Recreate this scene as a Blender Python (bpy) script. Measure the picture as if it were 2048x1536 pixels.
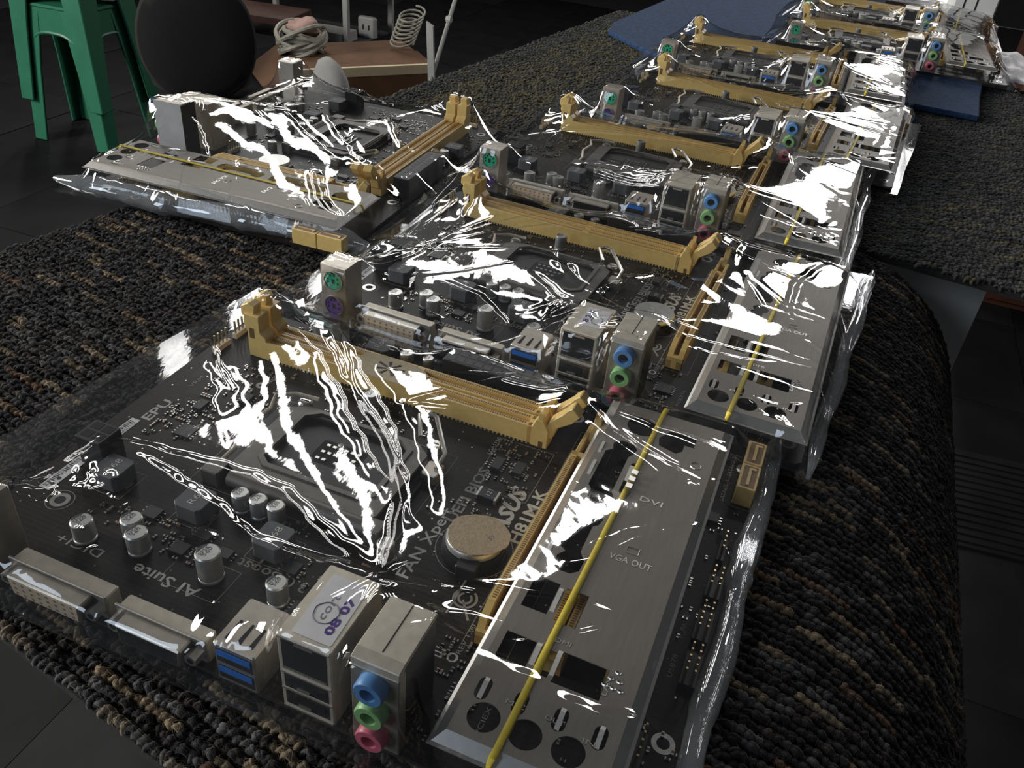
import bpy, bmesh, math, random
import numpy as np
from mathutils import Matrix, Vector, Euler

S = 0.001                       # all sizes below are millimetres
for o in list(bpy.data.objects): bpy.data.objects.remove(o)
scene = bpy.context.scene
COL = scene.collection
random.seed(7)

# ------------------------------------------------------------------ camera, world, lights, exposure
cam_data = bpy.data.cameras.new('camera')
cam = bpy.data.objects.new('camera', cam_data); COL.objects.link(cam)
right = Vector((0.92220241, 0.37816234, 0.08084527))
down = Vector((0.27912591, -0.50624681, -0.81596746))
fwd = Vector((-0.2676405, 0.77505317, -0.57241694))
M3 = Matrix((right, -down, -fwd)).transposed()
cam.matrix_world = Matrix.Translation(Vector((226.817, -115.332, 214.328)) * S) @ M3.to_4x4()
cam_data.sensor_width = 36; cam_data.lens = 1706.06 / 2048 * 36
cam_data.clip_start = 0.01; cam_data.clip_end = 60
scene.camera = cam
scene.view_settings.view_transform = 'Standard'
scene.view_settings.look = 'None'
scene.view_settings.gamma = 1.0
scene.view_settings.use_curve_mapping = False
scene.view_settings.exposure = 0.22
scene.cycles.transparent_max_bounces = 32
scene.cycles.max_bounces = 10

world = bpy.data.worlds.new('room_ambient'); scene.world = world
world.use_nodes = True
bg = world.node_tree.nodes['Background']
bg.inputs['Color'].default_value = (0.88, 0.92, 1.0, 1)
bg.inputs['Strength'].default_value = 0.036

def area(name, loc, target, w, h, power, color):
    l = bpy.data.lights.new(name, 'AREA'); l.shape = 'RECTANGLE'; l.size = w; l.size_y = h
    l.energy = power; l.color = color
    o = bpy.data.objects.new(name, l); COL.objects.link(o)
    o.location = loc
    o.rotation_euler = (Vector(target) - Vector(loc)).to_track_quat('-Z', 'Y').to_euler()
    return o
# daylight: a window ahead of the camera (above the frame), its neighbour, a window to the left and a doorway behind
for k in range(4):      # a tall window of narrow panes, ahead and to the left
    area('window_pane_light', (-3.1 + .52 * k, 3.35 - .05 * (3 - k), 2.0), (0.1, 0.3, 0.0), 0.15, 1.8, 10, (1.0, 0.97, 0.94))
area('skylight_ahead', (0.35, 3.0, 2.60), (0.1, 0.3, 0.0), 0.30, 0.10, 4.5, (1.0, 0.97, 0.94))
area('window_light_ahead_right', (0.60, 4.0, 1.10), (0.1, 0.3, 0.0), 0.34, 1.2, 18, (1.0, 0.97, 0.95))
area('window_light_left', (-2.8, -0.4, 0.80), (0.1, 0.2, 0.0), 1.2, 0.9, 84, (1.0, 0.96, 0.90))
area('doorway_light_behind', (-1.7, -2.9, 1.2), (0.0, 0.2, 0.0), 0.9, 1.8, 22, (0.72, 0.84, 1.0))

# ------------------------------------------------------------------ materials
def principled(name):
    m = bpy.data.materials.new(name); m.use_nodes = True
    return m, m.node_tree, m.node_tree.nodes['Principled BSDF']

def mat(name, color, rough=0.5, metal=0.0, var=0.12, scale=400.0, bump=0.0, bscale=1500.0, spec=0.5, coat=0.0, aniso=None):
    m, nt, b = principled(name)
    tc = nt.nodes.new('ShaderNodeTexCoord')
    mp = nt.nodes.new('ShaderNodeMapping')
    nt.links.new(tc.outputs['Object'], mp.inputs['Vector'])
    if aniso: mp.inputs['Scale'].default_value = aniso
    n = nt.nodes.new('ShaderNodeTexNoise'); n.inputs['Scale'].default_value = scale; n.inputs['Detail'].default_value = 4
    nt.links.new(mp.outputs['Vector'], n.inputs['Vector'])
    r = nt.nodes.new('ShaderNodeValToRGB')
    r.color_ramp.elements[0].position = 0.3; r.color_ramp.elements[1].position = 0.7
    r.color_ramp.elements[0].color = tuple(c * (1 - var) for c in color) + (1,)
    r.color_ramp.elements[1].color = tuple(min(1, c * (1 + var)) for c in color) + (1,)
    nt.links.new(n.outputs['Fac'], r.inputs['Fac']); nt.links.new(r.outputs['Color'], b.inputs['Base Color'])
    b.inputs['Roughness'].default_value = rough; b.inputs['Metallic'].default_value = metal
    b.inputs['Specular IOR Level'].default_value = spec; b.inputs['Coat Weight'].default_value = coat
    if bump:
        n2 = nt.nodes.new('ShaderNodeTexNoise'); n2.inputs['Scale'].default_value = bscale; n2.inputs['Detail'].default_value = 3
        nt.links.new(mp.outputs['Vector'], n2.inputs['Vector'])
        bp = nt.nodes.new('ShaderNodeBump'); bp.inputs['Strength'].default_value = bump; bp.inputs['Distance'].default_value = 0.0004
        nt.links.new(n2.outputs['Fac'], bp.inputs['Height']); nt.links.new(bp.outputs['Normal'], b.inputs['Normal'])
    return m

M = {}
M['yellow'] = mat('yellow_plastic', (0.86, 0.61, 0.215), 0.42, var=0.06)
M['yellow_dark'] = mat('yellow_contact', (0.30, 0.14, 0.03), 0.5)
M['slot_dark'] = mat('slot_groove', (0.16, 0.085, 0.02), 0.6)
M['tin'] = mat('tinned_steel', (0.50, 0.46, 0.40), 0.42, metal=0.8, var=0.1, scale=250)
M['steel'] = mat('socket_steel', (0.15, 0.14, 0.13), 0.5, metal=0.55, var=0.12, scale=200)
M['tin_top'] = mat('tin_shell', (0.60, 0.545, 0.45), 0.46, metal=0.42, var=0.1, scale=300)
M['plate'] = mat('shield_plate', (0.25, 0.225, 0.195), 0.5, metal=0.42, var=0.06, scale=120, aniso=(8, 0.7, 1))
M['bright'] = mat('bright_tin', (0.72, 0.70, 0.66), 0.3, metal=0.85, var=0.05)
M['tin_side'] = mat('pale_aluminium', (0.62, 0.62, 0.62), 0.5, metal=0.3, var=0.08, scale=90)
M['tab'] = mat('spring_tab', (0.74, 0.72, 0.68), 0.5, metal=0.2, var=0.05)
M['black'] = mat('black_plastic', (0.016, 0.016, 0.018), 0.45)
M['hole'] = mat('dark_recess', (0.006, 0.006, 0.007), 0.8)
M['grey'] = mat('grey_ferrite', (0.085, 0.09, 0.10), 0.55, bump=0.15)
M['can'] = mat('aluminium_can', (0.60, 0.60, 0.58), 0.35, metal=0.7, var=0.06)
M['mark'] = mat('dark_marking', (0.05, 0.05, 0.06), 0.5)
M['silk'] = mat('white_silkscreen', (0.50, 0.49, 0.46), 0.6, var=0.05)
M['dimsilk'] = mat('faint_silkscreen', (0.27, 0.265, 0.25), 0.6, var=0.08)
M['white'] = mat('white_paper', (0.74, 0.73, 0.74), 0.6, var=0.04)
M['ink'] = mat('black_ink', (0.03, 0.03, 0.035), 0.6)
M['grey_ink'] = mat('grey_pen', (0.20, 0.20, 0.23), 0.6)
M['purple_ink'] = mat('purple_stamp_ink', (0.075, 0.02, 0.24), 0.6)
M['blue'] = mat('blue_plastic', (0.02, 0.17, 0.62), 0.4)
M['jack_blue'] = mat('jack_blue', (0.10, 0.27, 0.56), 0.4, var=0.06)
M['jack_green'] = mat('jack_green', (0.25, 0.50, 0.20), 0.4, var=0.06)
M['jack_pink'] = mat('jack_pink', (0.62, 0.13, 0.20), 0.4, var=0.06)
M['green'] = mat('socket_green', (0.0, 0.40, 0.20), 0.4)
M['purple'] = mat('socket_purple', (0.13, 0.06, 0.36), 0.4)
M['beige'] = mat('beige_plastic', (0.55, 0.47, 0.36), 0.45)
M['gold'] = mat('gold_pin', (0.62, 0.50, 0.28), 0.3, metal=0.9)
M['solder'] = mat('solder', (0.62, 0.60, 0.56), 0.28, metal=0.85)
M['tan'] = mat('tan_paper_tape', (0.47, 0.36, 0.235), 0.75, var=0.14, scale=900, bump=0.3)
M['tape'] = mat('masking_tape', (0.60, 0.50, 0.33), 0.7, var=0.1, scale=500)
M['band'] = mat('yellow_rubber', (0.86, 0.66, 0.03), 0.45, var=0.08)
M['copper'] = mat('brown_plastic', (0.28, 0.15, 0.06), 0.5)
M['pinfield'] = None

def pcb_material():
    m, nt, b = principled('circuit_board_mask')
    tc = nt.nodes.new('ShaderNodeTexCoord')
    n = nt.nodes.new('ShaderNodeTexNoise'); n.inputs['Scale'].default_value = 60
    nt.links.new(tc.outputs['Object'], n.inputs['Vector'])
    # copper traces: thin darker and lighter lines
    br = nt.nodes.new('ShaderNodeTexBrick'); br.inputs['Scale'].default_value = 110
    br.inputs['Mortar Size'].default_value = 0.018; br.inputs['Brick Width'].default_value = 1.7; br.inputs['Row Height'].default_value = 0.21
    br.inputs['Color1'].default_value = (0.017, 0.0145, 0.0125, 1); br.inputs['Color2'].default_value = (0.023, 0.0195, 0.0165, 1)
    br.inputs['Mortar'].default_value = (0.033, 0.029, 0.025, 1)
    mp = nt.nodes.new('ShaderNodeMapping'); mp.inputs['Rotation'].default_value = (0, 0, 0.0)
    nt.links.new(tc.outputs['Object'], mp.inputs['Vector']); nt.links.new(mp.outputs['Vector'], br.inputs['Vector'])
    # vias: small pale dots
    v = nt.nodes.new('ShaderNodeTexVoronoi'); v.inputs['Scale'].default_value = 210
    nt.links.new(tc.outputs['Object'], v.inputs['Vector'])
    lt = nt.nodes.new('ShaderNodeMath'); lt.operation = 'LESS_THAN'; lt.inputs[1].default_value = 0.085
    nt.links.new(v.outputs['Distance'], lt.inputs[0])
    gt = nt.nodes.new('ShaderNodeMath'); gt.operation = 'GREATER_THAN'; gt.inputs[1].default_value = 0.5
    nt.links.new(n.outputs['Fac'], gt.inputs[0])
    mu = nt.nodes.new('ShaderNodeMath'); mu.operation = 'MULTIPLY'
    nt.links.new(lt.outputs[0], mu.inputs[0]); nt.links.new(gt.outputs[0], mu.inputs[1])
    mx = nt.nodes.new('ShaderNodeMix'); mx.data_type = 'RGBA'
    nt.links.new(mu.outputs[0], mx.inputs['Factor']); nt.links.new(br.outputs['Color'], mx.inputs['A'])
    mx.inputs['B'].default_value = (0.15, 0.14, 0.12, 1)
    nt.links.new(mx.outputs['Result'], b.inputs['Base Color'])
    b.inputs['Roughness'].default_value = 0.45; b.inputs['Specular IOR Level'].default_value = 0.18
    return m
M['pcb'] = pcb_material()

def pinfield_material():
    m, nt, b = principled('contact_field')
    tc = nt.nodes.new('ShaderNodeTexCoord')
    v = nt.nodes.new('ShaderNodeTexVoronoi'); v.inputs['Scale'].default_value = 1050; v.inputs['Randomness'].default_value = 0.0
    nt.links.new(tc.outputs['Object'], v.inputs['Vector'])
    r = nt.nodes.new('ShaderNodeValToRGB')
    r.color_ramp.elements[0].position = 0.25; r.color_ramp.elements[0].color = (0.16, 0.14, 0.11, 1)
    r.color_ramp.elements[1].position = 0.42; r.color_ramp.elements[1].color = (0.012, 0.012, 0.012, 1)
    nt.links.new(v.outputs['Distance'], r.inputs['Fac']); nt.links.new(r.outputs['Color'], b.inputs['Base Color'])
    b.inputs['Roughness'].default_value = 0.5
    return m
M['pinfield'] = pinfield_material()

def film_material(name='clear_film', haze=0.012, refl=0.075):
    m = bpy.data.materials.new(name); m.use_nodes = True
    nt = m.node_tree; nt.nodes.clear()
    out = nt.nodes.new('ShaderNodeOutputMaterial')
    tr = nt.nodes.new('ShaderNodeBsdfTransparent'); tr.inputs['Color'].default_value = (0.955, 0.965, 0.97, 1)
    gl = nt.nodes.new('ShaderNodeBsdfGlossy'); gl.inputs['Roughness'].default_value = 0.035; gl.inputs['Color'].default_value = (1, 1, 1, 1)
    df = nt.nodes.new('ShaderNodeBsdfDiffuse'); df.inputs['Color'].default_value = (0.80, 0.84, 0.88, 1)
    lw = nt.nodes.new('ShaderNodeLayerWeight'); lw.inputs['Blend'].default_value = 0.5
    pw = nt.nodes.new('ShaderNodeMath'); pw.operation = 'POWER'; pw.inputs[1].default_value = 4.5
    nt.links.new(lw.outputs['Facing'], pw.inputs[0])
    ma = nt.nodes.new('ShaderNodeMath'); ma.operation = 'MULTIPLY_ADD'; ma.inputs[1].default_value = 0.85; ma.inputs[2].default_value = refl
    nt.links.new(pw.outputs[0], ma.inputs[0])
    tc = nt.nodes.new('ShaderNodeTexCoord')
    mp = nt.nodes.new('ShaderNodeMapping'); mp.inputs['Scale'].default_value = (1, 0.45, 1); mp.inputs['Rotation'].default_value = (0, 0, 0.6)
    nt.links.new(tc.outputs['Object'], mp.inputs['Vector'])
    n = nt.nodes.new('ShaderNodeTexNoise'); n.inputs['Scale'].default_value = 260; n.inputs['Detail'].default_value = 3
    nt.links.new(mp.outputs['Vector'], n.inputs['Vector'])
    bp = nt.nodes.new('ShaderNodeBump'); bp.inputs['Strength'].default_value = 0.03; bp.inputs['Distance'].default_value = 0.001
    nt.links.new(n.outputs['Fac'], bp.inputs['Height'])
    nt.links.new(bp.outputs['Normal'], gl.inputs['Normal'])
    m0 = nt.nodes.new('ShaderNodeMixShader'); m0.inputs['Fac'].default_value = haze
    nt.links.new(tr.outputs[0], m0.inputs[1]); nt.links.new(df.outputs[0], m0.inputs[2])
    m1 = nt.nodes.new('ShaderNodeMixShader')
    nt.links.new(ma.outputs[0], m1.inputs['Fac']); nt.links.new(m0.outputs[0], m1.inputs[1]); nt.links.new(gl.outputs[0], m1.inputs[2])
    nt.links.new(m1.outputs[0], out.inputs['Surface'])
    return m
M['film'] = film_material()
M['film_roll'] = film_material('film_in_layers', 0.17, 0.13)

def pile_material(name, rough=0.9):
    m, nt, b = principled(name)
    a = nt.nodes.new('ShaderNodeAttribute'); a.attribute_type = 'INSTANCER'; a.attribute_name = 'yarn'
    tc = nt.nodes.new('ShaderNodeTexCoord')
    n = nt.nodes.new('ShaderNodeTexNoise'); n.inputs['Scale'].default_value = 900; n.inputs['Detail'].default_value = 2
    nt.links.new(tc.outputs['Object'], n.inputs['Vector'])
    mr = nt.nodes.new('ShaderNodeMapRange'); mr.inputs['To Min'].default_value = 0.3; mr.inputs['To Max'].default_value = 1.8
    nt.links.new(n.outputs['Fac'], mr.inputs['Value'])
    mx = nt.nodes.new('ShaderNodeVectorMath'); mx.operation = 'SCALE'
    nt.links.new(a.outputs['Color'], mx.inputs[0]); nt.links.new(mr.outputs['Result'], mx.inputs['Scale'])
    nt.links.new(mx.outputs['Vector'], b.inputs['Base Color'])
    b.inputs['Roughness'].default_value = rough; b.inputs['Specular IOR Level'].default_value = 0.25
    b.inputs['Sheen Weight'].default_value = 0.15
    return m
M['pile'] = pile_material('carpet_yarn')
M['backing'] = mat('carpet_backing', (0.020, 0.018, 0.017), 0.95, var=0.3, bump=0.5)
M['foam'] = mat('blue_foam', (0.011, 0.042, 0.115), 0.9, var=0.5, scale=260, bump=1.0, bscale=330)
M['laminate'] = mat('white_laminate', (0.68, 0.68, 0.66), 0.45, var=0.04, scale=8)
M['floor'] = mat('dark_floor_tile', (0.0075, 0.0078, 0.0083), 0.6, var=0.4, scale=7, bump=0.1, spec=0.18)
M['floor2'] = mat('worn_floor_tile', (0.013, 0.013, 0.0135), 0.6, var=0.4, scale=9, bump=0.1, spec=0.2)
M['grout'] = mat('floor_grout', (0.012, 0.012, 0.012), 0.9)
M['wall'] = mat('dark_wall', (0.020, 0.019, 0.018), 0.9, var=0.2, scale=3)
M['stool'] = mat('green_plastic', (0.024, 0.165, 0.092), 0.42, var=0.1, scale=12)
M['cloth'] = mat('black_fabric', (0.012, 0.011, 0.011), 0.9, var=0.2, bump=0.4, bscale=800)
M['card'] = mat('brown_cardboard', (0.125, 0.062, 0.03), 0.85, var=0.12, scale=25)
M['cardwhite'] = mat('white_cardboard', (0.33, 0.33, 0.32), 0.7, var=0.08, scale=20)
M['wood'] = mat('dark_red_wood', (0.06, 0.022, 0.013), 0.5, var=0.3, scale=12, aniso=(1, 6, 1))
M['greyplastic'] = mat('pale_grey_plastic', (0.38, 0.38, 0.36), 0.5)
M['cable'] = mat('dusty_cable', (0.30, 0.29, 0.24), 0.6, var=0.3, scale=30)
M['pinkish'] = mat('faded_pink_cloth', (0.42, 0.27, 0.23), 0.8, var=0.2, scale=30)

# ------------------------------------------------------------------ geometry helpers
class MB:
    """collects shapes in millimetres, then links them as one mesh"""
    def __init__(s): s.v = []; s.f = []; s.m = []
    def add(s, vs, fs, mi=0):
        o = len(s.v); s.v += [tuple(map(float, p)) for p in vs]
        s.f += [tuple(i + o for i in f) for f in fs]; s.m += [mi] * len(fs)
        return s
    def box(s, x0, x1, y0, y1, z0, z1, mi=0, c=0.0):
        if c <= 0:
            vs = [(x, y, z) for z in (z0, z1) for y in (y0, y1) for x in (x0, x1)]
            return s.add(vs, [(0, 2, 3, 1), (4, 5, 7, 6), (0, 1, 5, 4), (2, 6, 7, 3), (0, 4, 6, 2), (1, 3, 7, 5)], mi)
        loop = lambda a, b, d, e: [(a + c, d), (b - c, d), (b, d + c), (b, e - c), (b - c, e), (a + c, e), (a, e - c), (a, d + c)]
        L = loop(x0, x1, y0, y1); Lt = loop(x0 + c * .6, x1 - c * .6, y0 + c * .6, y1 - c * .6)
        vs = [(x, y, z0) for x, y in L] + [(x, y, z1 - c) for x, y in L] + [(x, y, z1) for x, y in Lt]
        fs = [tuple(range(7, -1, -1)), tuple(range(16, 24))]
        for k in (0, 8):
            for i in range(8):
                j = (i + 1) % 8; fs.append((k + i, k + j, k + 8 + j, k + 8 + i))
        return s.add(vs, fs, mi)
    def prism(s, prof, axis, a, b, mi=0):
        """closed profile extruded along an axis; profile pairs are the two other axes in order (y,z),(x,z),(x,y)"""
        n = len(prof)
        def P(p, t): return {'x': (t, p[0], p[1]), 'y': (p[0], t, p[1]), 'z': (p[0], p[1], t)}[axis]
        vs = [P(p, a) for p in prof] + [P(p, b) for p in prof]
        fs = [tuple(range(n)), tuple(range(2 * n - 1, n - 1, -1))] + [(i, i + n, (i + 1) % n + n, (i + 1) % n) for i in range(n)]
        return s.add(vs, fs, mi)
    def cyl(s, c, r, h, axis='z', n=20, mi=0, r2=None, ch=0.0):
        r2 = r if r2 is None else r2
        rings = [(0, r), (h, r2)] if not ch else [(0, r), (h - ch, r2), (h, r2 - ch)]
        return s.lathe(c, rings, axis, n, mi)
    def lathe(s, c, rings, axis='z', n=20, mi=0, caps=True):
        vs = []
        for t, r in rings:
            for k in range(n):
                a = 2 * math.pi * k / n; p, q = r * math.cos(a), r * math.sin(a)
                d = {'z': (p, q, t), 'y': (q, t, p), 'x': (t, p, q)}[axis]
                vs.append((c[0] + d[0], c[1] + d[1], c[2] + d[2]))
        fs = []
        for i in range(len(rings) - 1):
            for k in range(n):
                j = (k + 1) % n; fs.append((i * n + k, i * n + j, (i + 1) * n + j, (i + 1) * n + k))
        if caps:
            fs.append(tuple(range(n - 1, -1, -1))); e = (len(rings) - 1) * n; fs.append(tuple(range(e, e + n)))
        return s.add(vs, fs, mi)
    def tube(s, path, r, n=8, mi=0, closed=False, flat=1.0):
        P = [Vector(p) for p in path]; N = len(P); vs = []; up = Vector((0, 0, 1))
        for i, p in enumerate(P):
            a = P[(i - 1) % N] if (closed or i > 0) else p; b = P[(i + 1) % N] if (closed or i < N - 1) else p
            t = (b - a).normalized(); u = t.cross(up)
            if u.length < 0.05: u = t.cross(Vector((1, 0, 0)))
            u.normalize(); w = u.cross(t)
            rr = r[i] if isinstance(r, (list, tuple)) else r
            for k in range(n):
                an = 2 * math.pi * k / n; vs.append(p + u * rr * math.cos(an) + w * rr * flat * math.sin(an))
        fs = []
        for i in range(N if closed else N - 1):
            j = (i + 1) % N
            for k in range(n):
                l = (k + 1) % n; fs.append((i * n + k, i * n + l, j * n + l, j * n + k))
        if not closed: fs += [tuple(range(n - 1, -1, -1)), tuple(range((N - 1) * n, N * n))]
        return s.add(vs, fs, mi)
    def mesh(s, name, mats, smooth=False, bevel=0.0):
        me = bpy.data.meshes.new(name)
        me.from_pydata([(x * S, y * S, z * S) for x, y, z in s.v], [], s.f)
        for m in mats: me.materials.append(m)
        me.polygons.foreach_set('material_index', s.m)
        bm = bmesh.new(); bm.from_mesh(me)
        bmesh.ops.recalc_face_normals(bm, faces=bm.faces)
        if bevel:
            ed = [e for e in bm.edges if len(e.link_faces) == 2 and e.calc_face_angle(0) > 0.5]
            bmesh.ops.bevel(bm, geom=ed, offset=bevel * S, segments=1, profile=0.6, affect='EDGES', clamp_overlap=True)
        bm.to_mesh(me); bm.free()
        if smooth:
            me.polygons.foreach_set('use_smooth', [True] * len(me.polygons))
            try: me.set_sharp_from_angle(angle=math.radians(40))
            except Exception: pass
        return me
    def build(s, name, mats, parent=None, smooth=False, bevel=0.0):
        if not isinstance(mats, (list, tuple)): mats = [mats]
        o = bpy.data.objects.new(name, s.mesh(name, mats, smooth, bevel)); COL.objects.link(o)
        if parent: o.parent = parent
        return o

def tag(o, label=None, cat=None, group=None, kind=None):
    if label: o['label'] = label
    if cat: o['category'] = cat
    if group: o['group'] = group
    if kind: o['kind'] = kind
    return o
def empty(name, loc=(0, 0, 0), rz=0):
    o = bpy.data.objects.new(name, None); COL.objects.link(o); o.empty_display_size = 0.01
    o.location = Vector(loc) * S; o.rotation_euler = (0, 0, rz); return o
KIDS = {}
def copy_tree(o, parent=None):
    c = o.copy(); COL.objects.link(c)
    if parent: c.parent = parent
    for ch in [x for x in ALL() if x.parent == o]: copy_tree(ch, c)
    return c
def ALL(): return SNAP
SNAP = []

def text(body, x, y, z, rz, size, m, parent, shear=0.0, bold=0.0, width=None, name='printed_text', align='LEFT', thick=0.0):
    cu = bpy.data.curves.new(name, 'FONT'); cu.body = body; cu.size = size * S * 1.38
    cu.shear = shear; cu.offset = bold * S; cu.align_x = align; cu.resolution_u = 2; cu.extrude = thick * S
    tmp = bpy.data.objects.new('tmp', cu); COL.objects.link(tmp)
    me = bpy.data.meshes.new_from_object(tmp.evaluated_get(bpy.context.evaluated_depsgraph_get()))
    bpy.data.objects.remove(tmp); bpy.data.curves.remove(cu)
    if width and len(me.vertices):
        xs = [v.co.x for v in me.vertices]; k = width * S / max(1e-9, max(xs) - min(xs))
        for v in me.vertices: v.co.x *= k
    R = Matrix.Translation(Vector((x, y, z)) * S) @ Matrix.Rotation(rz, 4, 'Z')
    me.transform(R); me.name = name
    me.materials.clear(); me.materials.append(m)
    o = bpy.data.objects.new(name, me); COL.objects.link(o); o.parent = parent
    return o

def flat_with_holes(name, outer, holes, z, thick, m, parent):
    cu = bpy.data.curves.new(name, 'CURVE'); cu.dimensions = '2D'; cu.fill_mode = 'BOTH'; cu.extrude = thick / 2 * S
    for loop in [outer] + holes:
        sp = cu.splines.new('POLY'); sp.points.add(len(loop) - 1); sp.use_cyclic_u = True
        for p, (x, y) in zip(sp.points, loop): p.co = (x * S, y * S, 0, 1)
    tmp = bpy.data.objects.new('tmp', cu); COL.objects.link(tmp)
    me = bpy.data.meshes.new_from_object(tmp.evaluated_get(bpy.context.evaluated_depsgraph_get()))
    bpy.data.objects.remove(tmp); bpy.data.curves.remove(cu)
    me.transform(Matrix.Translation((0, 0, z * S))); me.name = name
    me.materials.clear(); me.materials.append(m)
    o = bpy.data.objects.new(name, me); COL.objects.link(o)
    if parent: o.parent = parent
    return o
def circ(cx, cy, r, n=24): return [(cx + r * math.cos(2 * math.pi * k / n), cy + r * math.sin(2 * math.pi * k / n)) for k in range(n)]
def rect(x0, x1, y0, y1): return [(x0, y0), (x1, y0), (x1, y1), (x0, y1)]
def slot(x0, x1, y0, y1, n=6):
    r = (x1 - x0) / 2; cx = (x0 + x1) / 2
    return [(cx - r * math.cos(math.pi * k / n), y0 + r - r * math.sin(math.pi * k / n)) for k in range(n + 1)] + \
           [(cx + r * math.cos(math.pi * k / n), y1 - r + r * math.sin(math.pi * k / n)) for k in range(n + 1)]





# ------------------------------------------------------------------ room shell
FZ = -750.0
fl = MB().box(-4600, 4200, -3600, 6200, FZ - 40, FZ - 4).build('floor', M['grout']); tag(fl, kind='structure')
TILE = [MB().box(-199.2, 199.2, -199.2, 199.2, -8, 0).mesh('tile', [M[k]]) for k in ('floor', 'floor2')]
rt = random.Random(3)
for i in range(-7, 6):
    for j in range(-4, 12):
        x = -247 + 400 * i; y = 200 + 400 * j
        pale = (i, j) in ((0, 0), (0, 1), (0, -1), (3, 2), (2, 2)) or rt.random() < 0.06
        o = bpy.data.objects.new('tile', TILE[1 if pale else 0]); COL.objects.link(o); o.parent = fl
        o.location = (x * S, y * S, (FZ + rt.uniform(-1, 0.6)) * S)
wb = MB().box(-4600, 4200, 6200, 6300, FZ, 2600).build('wall_back', M['wall']); tag(wb, kind='structure')
wl = MB().box(-4700, -4600, -3600, 6300, FZ, 2600).build('wall_left', M['wall']); tag(wl, kind='structure')

# ------------------------------------------------------------------ tables under the carpets
def make_table(name, pts, label, leg_pts, mt, thick=22, top=-7.5):
    t = empty(name, (leg_pts[0][0], leg_pts[0][1], FZ)); inv = Vector((-leg_pts[0][0], -leg_pts[0][1], -FZ))
    tp = MB().prism([(x + inv.x, y + inv.y) for x, y in pts], 'z', top - thick + inv.z, top + inv.z).build('tabletop', mt, t, bevel=1.5)
    for x, y in leg_pts:
        MB().box(x - 22 + inv.x, x + 22 + inv.x, y - 22 + inv.y, y + 22 + inv.y, 4, top - thick + inv.z, c=3).build('leg', M['black'], t)
    tag(t, label, 'table'); return t
make_table('work_table', [(-125, 14), (-110, 25), (262, 12), (262, 440), (-95, 440)], 'nearer table whose top is hidden under the dark looped carpet that hangs over its side',
           [(-20, 260), (150, 260), (-20, 400), (150, 400)], M['laminate'])
make_table('side_table', [(-95, 560), (392, 560), (392, 1560), (18, 1560)], 'further white topped table carrying the grey carpet and the blue foam mat',
           [(0, 680), (140, 680), (80, 1480), (340, 1480)], M['laminate'])

# ------------------------------------------------------------------ carpets: woven backing with looped pile
FOLD, RAD = 252.0, 85.0
def wrap(x, y, h):
    """flat carpet coordinates to space; past FOLD the carpet bends over the table's side. returns point and tilt"""
    if x <= FOLD: return (x, y, h), 0.0
    s = x - FOLD; a = s / RAD
    if a < math.pi / 2:
        return (FOLD + (RAD + h + 6) * math.sin(a), y, -6 - RAD + (RAD + h + 6) * math.cos(a)), a
    d = s - RAD * math.pi / 2
    return (FOLD + RAD + h + 6, y, -6 - RAD - d), math.pi / 2

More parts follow.
